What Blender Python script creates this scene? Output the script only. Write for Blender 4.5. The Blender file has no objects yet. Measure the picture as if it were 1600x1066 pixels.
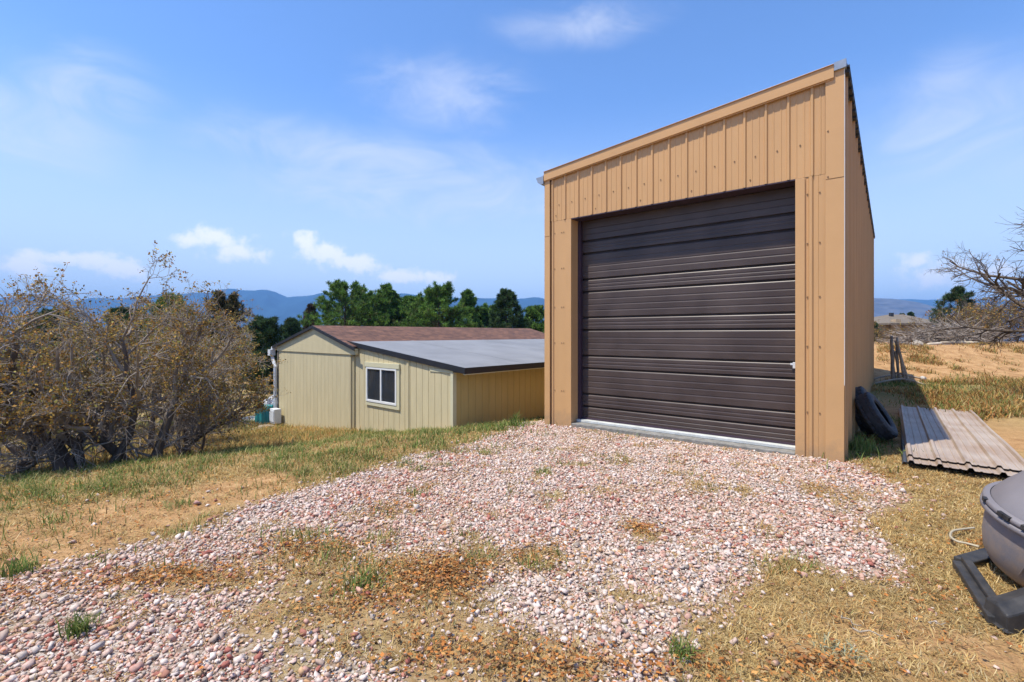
import bpy, math, random
import numpy as np
from mathutils import Vector, Matrix
R = math.radians
sc = bpy.context.scene
rng = np.random.default_rng(7)
random.seed(7)

# ------------------------------------------------------------------ camera
FPX, CX, HY, EYE = 745.0, 800.0, 522.0, 1.5
cam_d = bpy.data.cameras.new('camera')
cam = bpy.data.objects.new('camera', cam_d)
sc.collection.objects.link(cam)
cam.location = (0, 0, EYE)
cam.rotation_euler = (R(90), 0, 0)
cam_d.sensor_width = 36
cam_d.lens = 36 * FPX / 1600
cam_d.shift_y = -(533 - HY) / 1600
cam_d.clip_start = 0.05
cam_d.clip_end = 30000
sc.camera = cam

# ------------------------------------------------------------------ sun, sky, exposure
SUN_EL, SUN_AZ = 66.0, 248.0
sd = bpy.data.lights.new('sun', 'SUN')
sd.energy = 3.2
sd.angle = R(0.6)
sd.color = (1.0, 0.94, 0.83)
so = bpy.data.objects.new('sun', sd)
sc.collection.objects.link(so)
el, az = R(SUN_EL), R(SUN_AZ)
sdir = Vector((math.cos(el) * math.sin(az), math.cos(el) * math.cos(az), math.sin(el)))
so.rotation_euler = sdir.to_track_quat('Z', 'Y').to_euler()
sc.view_settings.view_transform = 'Standard'
sc.view_settings.look = 'None'
sc.view_settings.gamma = 1
sc.view_settings.exposure = 1.0
sc.cycles.volume_bounces = 0
sc.cycles.max_bounces = 6


def NN(nt, typ, **kw):
    n = nt.nodes.new(typ)
    for k, v in kw.items():
        if k.startswith('i_'):
            n.inputs[k[2:].replace('_', ' ')].default_value = v
        else:
            setattr(n, k, v)
    return n


def make_world():
    w = bpy.data.worlds.new('World')
    sc.world = w
    w.use_nodes = True
    nt = w.node_tree
    nt.nodes.clear()
    L = nt.links.new
    out = NN(nt, 'ShaderNodeOutputWorld')
    bg = NN(nt, 'ShaderNodeBackground')
    bg.inputs['Strength'].default_value = 0.15
    sky = NN(nt, 'ShaderNodeTexSky', sky_type='NISHITA', sun_disc=False, sun_elevation=R(SUN_EL), sun_rotation=R(SUN_AZ),
             altitude=2000, air_density=1.0, dust_density=0.8, ozone_density=1.6)
    tc = NN(nt, 'ShaderNodeTexCoord')
    sep = NN(nt, 'ShaderNodeSeparateXYZ')
    L(tc.outputs['Generated'], sep.inputs[0])

    def M(op, a, b=None, c=None):
        m = NN(nt, 'ShaderNodeMath', operation=op)
        for i, v in enumerate((a, b, c)):
            if v is None: continue
            if isinstance(v, (int, float)): m.inputs[i].default_value = v
            else: L(v, m.inputs[i])
        return m.outputs[0]
    azi = M('ARCTAN2', sep.outputs[0], sep.outputs[1])
    ele = M('ARCSINE', sep.outputs[2])
    # slightly bent coordinates, so the cloud edges billow
    nz = NN(nt, 'ShaderNodeTexNoise', noise_dimensions='3D')
    nz.inputs['Scale'].default_value = 30
    nz.inputs['Detail'].default_value = 6
    nz.inputs['Roughness'].default_value = 0.62
    L(tc.outputs['Generated'], nz.inputs['Vector'])
    n1 = nz.outputs[0]

    def blob(px, py, sx, sy):
        x = (px - CX) / FPX
        z = (HY - py) / FPX
        a0 = math.atan2(x, 1)
        e0 = math.atan2(z, math.hypot(x, 1))
        k = 1 / math.hypot(x, 1)
        da = M('DIVIDE', M('SUBTRACT', azi, a0), sx / FPX * k * k)
        de = M('DIVIDE', M('SUBTRACT', ele, e0), sy / FPX * k)
        r = M('SQRT', M('ADD', M('MULTIPLY', da, da), M('MULTIPLY', de, de)))
        return M('SUBTRACT', 1.0, r)
    cum = None
    for b in [(338, 372, 62, 24), (375, 396, 62, 20), (300, 375, 34, 14), (478, 378, 32, 20), (505, 394, 55, 22), (560, 412, 70, 18),
              (640, 432, 85, 14), (85, 404, 90, 16), (150, 408, 60, 22), (40, 415, 90, 24), (190, 420, 60, 22), (1432, 408, 30, 20),
              (1460, 430, 80, 30), (1500, 415, 50, 20), (1550, 425, 70, 20), (1700, 420, 120, 30), (-150, 420, 120, 28)]:
        v = blob(*b)
        cum = v if cum is None else M('MAXIMUM', cum, v)
    cum = M('ADD', cum, M('MULTIPLY', M('SUBTRACT', n1, 0.47), 2.5))
    cumf = NN(nt, 'ShaderNodeMapRange', interpolation_type='SMOOTHSTEP')
    L(cum, cumf.inputs[0])
    cumf.inputs[1].default_value = 0.1
    cumf.inputs[2].default_value = 0.95
    cumf.inputs[4].default_value = 0.9
    # high thin veils
    mp = NN(nt, 'ShaderNodeMapping')
    mp.inputs['Rotation'].default_value = (0.3, 0.35, 0.2)
    mp.inputs['Scale'].default_value = (2.2, 2.2, 5.0)
    L(tc.outputs['Generated'], mp.inputs['Vector'])
    nw = NN(nt, 'ShaderNodeTexNoise')
    nw.inputs['Scale'].default_value = 2.6
    nw.inputs['Detail'].default_value = 9
    nw.inputs['Roughness'].default_value = 0.6
    nw.inputs['Distortion'].default_value = 1.3
    L(mp.outputs[0], nw.inputs['Vector'])
    wis = None
    for b in [(140, 135, 210, 90), (60, 200, 260, 120), (700, 150, 200, 80), (130, 135, 190, 55), (110, 150, 150, 45), (1500, 190, 260, 150), (560, 240, 420, 60),
              (900, 40, 200, 40), (1480, 130, 160, 80), (700, 300, 500, 80)]:
        v = blob(*b)
        wis = v if wis is None else M('MAXIMUM', wis, v)
    wis = M('MULTIPLY', M('POWER', 2.718, M('MULTIPLY', M('MULTIPLY', M('SUBTRACT', 1.0, wis), M('SUBTRACT', 1.0, wis)), -1.6)), nw.outputs[0])
    wisf = NN(nt, 'ShaderNodeMapRange', interpolation_type='SMOOTHSTEP')
    L(wis, wisf.inputs[0])
    wisf.inputs[1].default_value = 0.14
    wisf.inputs[2].default_value = 0.72
    wisf.inputs[4].default_value = 0.50
    hs = NN(nt, 'ShaderNodeHueSaturation')
    hs.inputs['Saturation'].default_value = 1.12
    L(sky.outputs[0], hs.inputs['Color'])
    tint = NN(nt, 'ShaderNodeMix', data_type='RGBA', blend_type='MULTIPLY')
    tint.inputs[0].default_value = 1
    tint.inputs[7].default_value = (.88, .91, .99, 1)
    L(hs.outputs[0], tint.inputs[6])
    # thin veil of high moisture towards the horizon
    veil = NN(nt, 'ShaderNodeMapRange', interpolation_type='SMOOTHSTEP')
    L(ele, veil.inputs[0])
    veil.inputs[1].default_value = 0.0
    veil.inputs[2].default_value = 0.46
    veil.inputs[3].default_value = 0.85
    veil.inputs[4].default_value = 0.0
    mv = NN(nt, 'ShaderNodeMix', data_type='RGBA')
    L(veil.outputs[0], mv.inputs[0])
    L(tint.outputs[2], mv.inputs[6])
    mv.inputs[7].default_value = (3.1, 3.4, 3.7, 1)
    mw = NN(nt, 'ShaderNodeMix', data_type='RGBA')
    L(wisf.outputs[0], mw.inputs[0])
    L(mv.outputs[2], mw.inputs[6])
    mw.inputs[7].default_value = (3.3, 3.45, 3.9, 1)
    mix = NN(nt, 'ShaderNodeMix', data_type='RGBA')
    L(cumf.outputs[0], mix.inputs[0])
    L(mw.outputs[2], mix.inputs[6])
    mix.inputs[7].default_value = (4.7, 4.65, 4.7, 1)
    L(mix.outputs[2], bg.inputs['Color'])
    L(bg.outputs[0], out.inputs['Surface'])


make_world()


# ------------------------------------------------------------------ helpers
def tag(o, label=None, cat=None, group=None, kind=None):
    if label: o['label'] = label
    if cat: o['category'] = cat
    if group: o['group'] = group
    if kind: o['kind'] = kind
    return o


def empty(name, loc, rz=0.0, label=None, cat=None, group=None):
    o = bpy.data.objects.new(name, None)
    sc.collection.objects.link(o)
    o.location = loc
    o.rotation_euler = (0, 0, rz)
    o.empty_display_size = 0.1
    return tag(o, label, cat, group)


def link(name, me, mat, parent=None):
    o = bpy.data.objects.new(name, me)
    sc.collection.objects.link(o)
    for m in (mat if isinstance(mat, (list, tuple)) else [mat]):
        me.materials.append(m)
    if parent: o.parent = parent
    return o


def np_mesh(name, V, F, col=None, smooth=False, mi=None):
    """V (n,3); F list of (m,k) index arrays; col (n,3) point colours."""
    me = bpy.data.meshes.new(name)
    V = np.asarray(V, dtype=np.float32)
    me.vertices.add(len(V))
    me.vertices.foreach_set('co', V.ravel())
    F = [np.asarray(f, dtype=np.int32) for f in F if len(f)]
    nl = sum(f.size for f in F)
    npz = sum(len(f) for f in F)
    me.loops.add(nl)
    me.polygons.add(npz)
    me.loops.foreach_set('vertex_index', np.concatenate([f.ravel() for f in F]))
    tot = np.concatenate([np.full(len(f), f.shape[1], dtype=np.int32) for f in F])
    st = np.concatenate([[0], np.cumsum(tot)[:-1]]).astype(np.int32)
    me.polygons.foreach_set('loop_start', st)
    if smooth: me.polygons.foreach_set('use_smooth', np.ones(npz, dtype=bool))
    if mi is not None: me.polygons.foreach_set('material_index', np.asarray(mi, dtype=np.int32))
    if col is not None:
        a = me.attributes.new('col', 'FLOAT_COLOR', 'POINT')
        c = np.ones((len(V), 4), dtype=np.float32)
        c[:, :3] = col
        a.data.foreach_set('color', c.ravel())
    me.update(calc_edges=True)
    return me


class MB:
    def __init__(s):
        s.v, s.f, s.m = [], [], []

    def add(s, vs, fs, m=0):
        b = len(s.v)
        s.v += [tuple(p) for p in vs]
        s.f += [tuple(b + i for i in f) for f in fs]
        s.m += [m] * len(fs)

    def box(s, x0, x1, y0, y1, z0, z1, m=0):
        s.add([(x0, y0, z0), (x1, y0, z0), (x1, y1, z0), (x0, y1, z0), (x0, y0, z1), (x1, y0, z1), (x1, y1, z1), (x0, y1, z1)],
              [(0, 3, 2, 1), (4, 5, 6, 7), (0, 1, 5, 4), (1, 2, 6, 5), (2, 3, 7, 6), (3, 0, 4, 7)], m)

    def hexa(s, p, m=0):
        s.add(p, [(0, 3, 2, 1), (4, 5, 6, 7), (0, 1, 5, 4), (1, 2, 6, 5), (2, 3, 7, 6), (3, 0, 4, 7)], m)

    def tube(s, pts, r, n=8, m=0, cap=True):
        pts = [Vector(p) for p in pts]
        rr = r if isinstance(r, (list, tuple)) else [r] * len(pts)
        rings = []
        t0 = (pts[-1] - pts[0]).normalized()
        ref = Vector((0, 0, 1)) if abs(t0.z) < 0.8 else Vector((1, 0, 0))
        for i, p in enumerate(pts):
            t = (pts[min(i + 1, len(pts) - 1)] - pts[max(i - 1, 0)]).normalized()
            a = t.cross(ref).normalized()
            b = t.cross(a)
            rings.append([p + rr[i] * (math.cos(2 * math.pi * k / n) * a + math.sin(2 * math.pi * k / n) * b) for k in range(n)])
        vs = [q for g in rings for q in g]
        fs = []
        for i in range(len(pts) - 1):
            for k in range(n):
                fs.append((i * n + k, i * n + (k + 1) % n, (i + 1) * n + (k + 1) % n, (i + 1) * n + k))
        if cap:
            fs.append(tuple(range(n - 1, -1, -1)))
            fs.append(tuple((len(pts) - 1) * n + k for k in range(n)))
        s.add(vs, fs, m)

    def lathe(s, prof, n=32, m=0, fn=None):
        """prof [(r,z)]; fn(angle, r, z)->(x,y,z)"""
        vs = []
        for r, z in prof:
            for k in range(n):
                a = 2 * math.pi * k / n
                vs.append(fn(a, r, z) if fn else (r * math.cos(a), r * math.sin(a), z))
        fs = []
        for i in range(len(prof) - 1):
            for k in range(n):
                fs.append((i * n + k, i * n + (k + 1) % n, (i + 1) * n + (k + 1) % n, (i + 1) * n + k))
        s.add(vs, fs, m)

    def build(s, name, mat, parent=None, smooth=False, bevel=0):
        me = bpy.data.meshes.new(name)
        me.from_pydata(s.v, [], s.f)
        me.polygons.foreach_set('material_index', s.m)
        if smooth: me.polygons.foreach_set('use_smooth', [True] * len(me.polygons))
        me.update()
        o = link(name, me, mat, parent)
        if bevel:
            b = o.modifiers.new('bevel', 'BEVEL')
            b.width = bevel
            b.segments = 2
            b.limit_method = 'ANGLE'
        return o


def _hash(ix, iy, seed):
    h = (ix.astype(np.int64) * 374761393 + iy.astype(np.int64) * 668265263 + seed * 1442695041) & 0xffffffff
    h = ((h ^ (h >> 13)) * 1274126177) & 0xffffffff
    h = h ^ (h >> 16)
    return (h & 0xffff) / 65535.0


def vnoise(x, y, seed=0):
    xi, yi = np.floor(x), np.floor(y)
    fx, fy = x - xi, y - yi
    fx = fx * fx * (3 - 2 * fx)
    fy = fy * fy * (3 - 2 * fy)
    a, b = _hash(xi, yi, seed), _hash(xi + 1, yi, seed)
    c, d = _hash(xi, yi + 1, seed), _hash(xi + 1, yi + 1, seed)
    return (a * (1 - fx) + b * fx) * (1 - fy) + (c * (1 - fx) + d * fx) * fy


def fbm(x, y, oct=4, seed=0):
    s, a, t = 0, 0.5, 0
    for i in range(oct):
        s = s + a * vnoise(x, y, seed + i * 17)
        t += a
        a *= 0.5
        x, y = x * 2.03 + 5.1, y * 2.03 + 9.7
    return s / t


def sstep(a, b, x):
    t = np.clip((x - a) / (b - a), 0, 1)
    return t * t * (3 - 2 * t)


def ground_h(x, y, fine=True):
    x, y = np.asarray(x, float), np.asarray(y, float)
    q = -0.5 * x + 0.866 * y
    d = q - 6.9
    z = -0.2 * (np.sqrt(d * d + 0.5) + d) / 2
    z = -1.45 * np.tanh(-z / 1.45 * 1.05)
    side = sstep(8.5, 13.0, x)
    z = z * (1 - 0.85 * side * sstep(8, 13, y))
    z = z + side * 1.1 * sstep(14.8, 20.5, y + 1.5 * (fbm(x * .3, y * .3, 3, 3) - .5)) 
    z = z + side * 0.12 * (fbm(x * .9, y * .9, 3, 31) - .5) * sstep(13, 16, y)
    r = np.hypot(x, y)
    z = z - 60 * sstep(38, 700, r)
    if fine:
        z = z + 0.05 * (fbm(x * 1.1, y * 1.1, 3, 5) - .5) * sstep(1, 3, r) + 0.025 * (fbm(x * 5, y * 5, 3, 8) - .5)
    z = z + 3.0 * (fbm(x * .01, y * .01, 3, 12) - .5) * sstep(60, 200, r)
    return z


def gp(px, py, z=0.0):
    D = (EYE - z) * FPX / (py - HY)
    return ((px - CX) / FPX * D, D)


def at(px, D):
    return (px - CX) / FPX * D


def seat(x, y):
    return float(ground_h(np.array([x]), np.array([y]))[0])


# gravel outline on the ground, in metres
GRAVEL = [gp(*p) for p in [(-330, 1066), (-300, 960), (0, 912), (130, 878), (250, 848), (370, 792), (480, 762), (620, 716), (735, 690), (790, 670)]] + \
         [(-.1, 9.0), (0.75, 9.4), (0.6, 8.17), (3.9, 5.55)] + \
         [gp(*p) for p in [(1345, 730), (1405, 757), (1418, 795), (1345, 812), (1352, 840), (1425, 872), (1370, 902), (1250, 872), (1185, 890), (1130, 945), (1090, 1010), (1060, 1066)]] + [(.6, 1.0), (-3, 1.0)]


def inpoly(x, y, poly):
    ins = np.zeros(x.shape, bool)
    n = len(poly)
    for i in range(n):
        x0, y0 = poly[i]
        x1, y1 = poly[(i + 1) % n]
        c = ((y0 > y) != (y1 > y)) & (x < (x1 - x0) * (y - y0) / (y1 - y0 + 1e-12) + x0)
        ins ^= c
    return ins


def gauss(x, y, cx, cy, sx, sy):
    return np.exp(-((x - cx) / sx) ** 2 - ((y - cy) / sy) ** 2)


def pgauss(x, y, px, py, sx, sy):
    cx, cy = gp(px, py)
    return gauss(x, y, cx, cy, sx, sy)


def gravel_mask(x, y):
    """soft 0..1 : share of stones"""
    jx = x + 0.35 * (fbm(x * 2.2, y * 2.2, 3, 41) - .5)
    jy = y + 0.35 * (fbm(x * 2.2, y * 2.2, 3, 47) - .5)
    m = 0
    for dx, dy in ((0, 0), (.1, 0), (-.1, 0), (0, .1), (0, -.1)):
        m = m + inpoly(jx + dx, jy + dy, GRAVEL) * 0.2
    # thatch, dirt and leaf litter coming up through the stones
    hole = pgauss(x, y, 655, 905, .50, .42) + .9 * pgauss(x, y, 480, 870, .38, .28) + .9 * pgauss(x, y, 560, 945, .4, .26) + \
        .9 * pgauss(x, y, 700, 1010, .42, .25) + .8 * pgauss(x, y, 260, 905, .3, .16) + .8 * pgauss(x, y, 850, 1040, .3, .2) + \
        .6 * pgauss(x, y, 1000, 828, .1, .09) + .5 * pgauss(x, y, 840, 870, .15, .15) + .55 * pgauss(x, y, 600, 800, .3, .2) + \
        .5 * pgauss(x, y, 1280, 765, .2, .25) + .5 * pgauss(x, y, 1110, 760, .5, .3) + .7 * pgauss(x, y, 420, 960, .2, .15)
    nn = fbm(x * 3.1, y * 3.1, 4, 51)
    m = m * np.clip(1.25 - hole * 1.5 - 3.4 * np.clip(nn - .51, 0, 1), 0.14, 1)
    return np.clip(m, 0, 1), np.clip(hole, 0, 1)


# ------------------------------------------------------------------ materials
def mat_new(name):
    m = bpy.data.materials.new(name)
    m.use_nodes = True
    nt = m.node_tree
    b = nt.nodes['Principled BSDF']
    return m, nt, b


def simple(name, col, rough=0.7, metal=0.0, var=0.15, scale=6.0, bump=0.0, bscale=60.0, spec=0.4, stretch=(1, 1, 1), c2=None, coord='Object'):
    m, nt, b = mat_new(name)
    L = nt.links.new
    tc = NN(nt, 'ShaderNodeTexCoord')
    mp = NN(nt, 'ShaderNodeMapping')
    mp.inputs['Scale'].default_value = stretch
    L(tc.outputs[coord], mp.inputs[0])
    n = NN(nt, 'ShaderNodeTexNoise')
    n.inputs['Scale'].default_value = scale
    n.inputs['Detail'].default_value = 6
    n.inputs['Roughness'].default_value = .6
    L(mp.outputs[0], n.inputs['Vector'])
    mr = NN(nt, 'ShaderNodeMapRange')
    mr.inputs[1].default_value = .3
    mr.inputs[2].default_value = .7
    L(n.outputs[0], mr.inputs[0])
    mx = NN(nt, 'ShaderNodeMix', data_type='RGBA')
    c2 = c2 or tuple(min(1, c * (1 + var)) for c in col)
    mx.inputs[6].default_value = (*[c * (1 - var) for c in col], 1)
    mx.inputs[7].default_value = (*c2, 1)
    L(mr.outputs[0], mx.inputs[0])
    L(mx.outputs[2], b.inputs['Base Color'])
    b.inputs['Roughness'].default_value = rough
    b.inputs['Metallic'].default_value = metal
    b.inputs['Specular IOR Level'].default_value = spec
    if bump:
        n2 = NN(nt, 'ShaderNodeTexNoise')
        n2.inputs['Scale'].default_value = bscale
        n2.inputs['Detail'].default_value = 5
        L(mp.outputs[0], n2.inputs['Vector'])
        bp = NN(nt, 'ShaderNodeBump')
        bp.inputs['Strength'].default_value = bump
        bp.inputs['Distance'].default_value = 0.01
        L(n2.outputs[0], bp.inputs['Height'])
        L(bp.outputs[0], b.inputs['Normal'])
    return m


def attr_mat(name, rough=0.8, trans=0.0, bump=0.0, spec=0.25, mottle=0.0, mscale=120):
    m, nt, b = mat_new(name)
    L = nt.links.new
    a = NN(nt, 'ShaderNodeAttribute', attribute_name='col')
    c = a.outputs['Color']
    if mottle:
        g = NN(nt, 'ShaderNodeNewGeometry')
        n = NN(nt, 'ShaderNodeTexNoise')
        n.inputs['Scale'].default_value = mscale
        n.inputs['Detail'].default_value = 4
        L(g.outputs['Position'], n.inputs['Vector'])
        mr = NN(nt, 'ShaderNodeMapRange')
        mr.inputs[1].default_value = .3
        mr.inputs[2].default_value = .7
        mr.inputs[3].default_value = 1 - mottle
        mr.inputs[4].default_value = 1 + mottle
        L(n.outputs[0], mr.inputs[0])
        mu = NN(nt, 'ShaderNodeVectorMath', operation='SCALE')
        L(c, mu.inputs[0])
        L(mr.outputs[0], mu.inputs['Scale'])
        c = mu.outputs[0]
        if bump:
            bp = NN(nt, 'ShaderNodeBump')
            bp.inputs['Strength'].default_value = bump
            bp.inputs['Distance'].default_value = 0.004
            L(n.outputs[0], bp.inputs['Height'])
            L(bp.outputs[0], b.inputs['Normal'])
    L(c, b.inputs['Base Color'])
    b.inputs['Roughness'].default_value = rough
    b.inputs['Specular IOR Level'].default_value = spec
    if trans:
        t = NN(nt, 'ShaderNodeBsdfTranslucent')
        L(c, t.inputs['Color'])
        ms = NN(nt, 'ShaderNodeMixShader')
        ms.inputs[0].default_value = trans
        o = [n for n in nt.nodes if n.type == 'OUTPUT_MATERIAL'][0]
        L(b.outputs[0], ms.inputs[1])
        L(t.outputs[0], ms.inputs[2])
        L(ms.outputs[0], o.inputs['Surface'])
    return m


TAN = (0.57, 0.33, 0.145)
m_tan = simple('tan_metal', TAN, rough=.42, var=.06, scale=1.5, bump=.16, bscale=3, spec=.4, stretch=(1, 1, .4))
m_tanroof = simple('tan_roof', (.40, .27, .15), rough=.5)
def mud(m, lo=.0, hi=.45):
    nt = m.node_tree
    L = nt.links.new
    b = nt.nodes['Principled BSDF']
    src = b.inputs['Base Color'].links[0].from_socket
    tc = NN(nt, 'ShaderNodeTexCoord')
    sp = NN(nt, 'ShaderNodeSeparateXYZ')
    L(tc.outputs['Object'], sp.inputs[0])
    n = NN(nt, 'ShaderNodeTexNoise')
    n.inputs['Scale'].default_value = 9
    n.inputs['Detail'].default_value = 8
    n.inputs['Roughness'].default_value = .7
    L(tc.outputs['Object'], n.inputs['Vector'])
    mr = NN(nt, 'ShaderNodeMapRange')
    L(sp.outputs[2], mr.inputs[0])
    mr.inputs[1].default_value = lo
    mr.inputs[2].default_value = hi
    mr.inputs[3].default_value = .42
    mr.inputs[4].default_value = -.25
    ad = NN(nt, 'ShaderNodeMath', operation='ADD')
    L(mr.outputs[0], ad.inputs[0])
    L(n.outputs[0], ad.inputs[1])
    f = NN(nt, 'ShaderNodeMapRange')
    L(ad.outputs[0], f.inputs[0])
    f.inputs[1].default_value = .55
    f.inputs[2].default_value = .95
    f.inputs[4].default_value = .75
    mx = NN(nt, 'ShaderNodeMix', data_type='RGBA')
    L(f.outputs[0], mx.inputs[0])
    L(src, mx.inputs[6])
    mx.inputs[7].default_value = (.36, .235, .13, 1)
    L(mx.outputs[2], b.inputs['Base Color'])


m_trimtan = simple('tan_trim', (.58, .335, .147), rough=.4, var=.04, scale=2)
mud(m_tan)
mud(m_trimtan)
m_white = simple('white_trim', (.75, .75, .73), rough=.45, var=.05, scale=9)
m_galv = simple('galvanised', (.30, .34, .40), rough=.4, metal=.3, var=.12, scale=14)
m_dark = simple('dark_metal', (.03, .032, .04), rough=.5, var=.2)
m_screw = simple('screw_head', (.24, .14, .07), rough=.5)
m_track = simple('door_track', (.05, .03, .045), rough=.5)
m_conc = simple('concrete', (.52, .53, .50), rough=.85, var=.14, scale=9, bump=.3, bscale=70)
m_foot = simple('footing', (.22, .21, .19), rough=.9, var=.3, scale=12, bump=.5, bscale=50)
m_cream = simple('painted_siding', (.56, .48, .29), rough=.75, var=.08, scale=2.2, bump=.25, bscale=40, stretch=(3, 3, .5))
m_cream_shaded = simple('painted_siding_shaded', (.50, .38, .15), rough=.75, var=.07, scale=2.2, bump=.2, bscale=40, stretch=(3, 3, .5))  # same siding, with the long wall's shade put into the colour
mud(m_cream, .05, .6)
mud(m_cream_shaded, .3, 1.3)
m_creamtrim = simple('painted_trim', (.58, .54, .36), rough=.7, var=.05, scale=5, bump=.15)
m_fascia = simple('dark_fascia', (.016, .017, .021), rough=.55, var=.2, scale=5)
m_membrane = simple('roof_membrane', (.20, .205, .215), rough=.7, var=.10, scale=.9, bump=.15, bscale=6, c2=(.25, .255, .265), spec=.3)
m_pvc = simple('white_plastic', (.62, .64, .66), rough=.5, var=.06)
m_tyre = simple('tyre_rubber', (.022, .023, .027), rough=.62, var=.35, scale=12, bump=.2, bscale=50, c2=(.05, .05, .055))
m_drum = simple('grey_plastic', (.19, .172, .178), rough=.5, var=.1, scale=2.2, bump=.1, bscale=120, c2=(.225, .205, .21))
mud(m_drum, .0, .5)
m_black = simple('black_plastic', (.018, .019, .022), rough=.55, var=.25, scale=9, bump=.15, bscale=60, c2=(.06, .055, .05))
mud(m_black, -.10, .05)
m_teal = simple('teal_plastic', (.02, .20, .21), rough=.5, var=.15)
m_tarp = simple('grey_tarp', (.42, .44, .47), rough=.5, var=.3, scale=4, bump=.4, bscale=20)
m_rock = simple('rock', (.42, .26, .18), rough=.9, var=.25, scale=7, bump=.6, bscale=25)
m_rockgrey = simple('grey_rock', (.34, .29, .23), rough=.9, var=.25, scale=7, bump=.6, bscale=25)
m_log = simple('weathered_wood', (.33, .27, .20), rough=.9, var=.3, scale=5, bump=.5, bscale=20, stretch=(1, 1, 6))
m_stakedark = simple('dark_stake', (.22, .18, .14), rough=.85, var=.3, scale=9)
m_hose = simple('beige_hose', (.42, .36, .25), rough=.55, var=.1)
m_bark = simple('oak_bark', (.125, .09, .065), rough=.95, var=.35, scale=14, bump=.8, bscale=50, stretch=(1, 1, .35), c2=(.15, .12, .10))
m_twig = simple('oak_twigs', (.22, .17, .135), rough=.9, var=.3, scale=2.5, c2=(.42, .36, .30))
m_pbark = simple('pine_bark', (.10, .065, .045), rough=.95, var=.3, scale=10, bump=.6, bscale=30)
m_leaf = attr_mat('foliage', rough=.75, trans=.25, spec=.2)
m_stone = attr_mat('crushed_stone', rough=.88, bump=0, spec=.25, mottle=.18, mscale=90)
m_blade = attr_mat('grass_blades', rough=.75, trans=.3, spec=.2)
m_litter = attr_mat('dead_leaves', rough=.85, trans=.2, spec=.15)


def panel_mat():
    m, nt, b = mat_new('weathered_panel')
    L = nt.links.new
    tc = NN(nt, 'ShaderNodeTexCoord')
    n = NN(nt, 'ShaderNodeTexNoise')
    n.inputs['Scale'].default_value = 1.6
    n.inputs['Detail'].default_value = 5
    L(tc.outputs['Object'], n.inputs['Vector'])
    mp = NN(nt, 'ShaderNodeMapping')
    mp.inputs['Scale'].default_value = (30, 1.2, 1)
    L(tc.outputs['Object'], mp.inputs[0])
    n2 = NN(nt, 'ShaderNodeTexNoise')
    n2.inputs['Scale'].default_value = 1.5
    n2.inputs['Detail'].default_value = 4
    L(mp.outputs[0], n2.inputs['Vector'])
    cr = NN(nt, 'ShaderNodeValToRGB')
    cr.color_ramp.elements[0].color = (.33, .235, .165, 1)
    cr.color_ramp.elements[0].position = .35
    cr.color_ramp.elements[1].color = (.42, .345, .28, 1)
    cr.color_ramp.elements[1].position = .6
    L(n.outputs[0], cr.inputs[0])
    mr = NN(nt, 'ShaderNodeMapRange')
    mr.inputs[1].default_value = .3
    mr.inputs[2].default_value = .7
    mr.inputs[3].default_value = .86
    mr.inputs[4].default_value = 1.1
    L(n2.outputs[0], mr.inputs[0])
    mu = NN(nt, 'ShaderNodeVectorMath', operation='SCALE')
    L(cr.outputs[0], mu.inputs[0])
    L(mr.outputs[0], mu.inputs['Scale'])
    L(mu.outputs[0], b.inputs['Base Color'])
    b.inputs['Roughness'].default_value = .5
    return m


def door_mat():
    m, nt, b = mat_new('brown_door_metal')
    L = nt.links.new
    tc = NN(nt, 'ShaderNodeTexCoord')
    n = NN(nt, 'ShaderNodeTexNoise')
    n.inputs['Scale'].default_value = 2.2
    n.inputs['Detail'].default_value = 7
    L(tc.outputs['Object'], n.inputs['Vector'])
    cr = NN(nt, 'ShaderNodeValToRGB')
    cr.color_ramp.elements[0].color = (.050, .032, .026, 1)
    cr.color_ramp.elements[0].position = .35
    cr.color_ramp.elements[1].color = (.078, .054, .045, 1)
    cr.color_ramp.elements[1].position = .68
    L(n.outputs[0], cr.inputs[0])
    L(cr.outputs[0], b.inputs['Base Color'])
    b.inputs['Roughness'].default_value = .43
    b.inputs['Specular IOR Level'].default_value = .5
    return m


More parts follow.
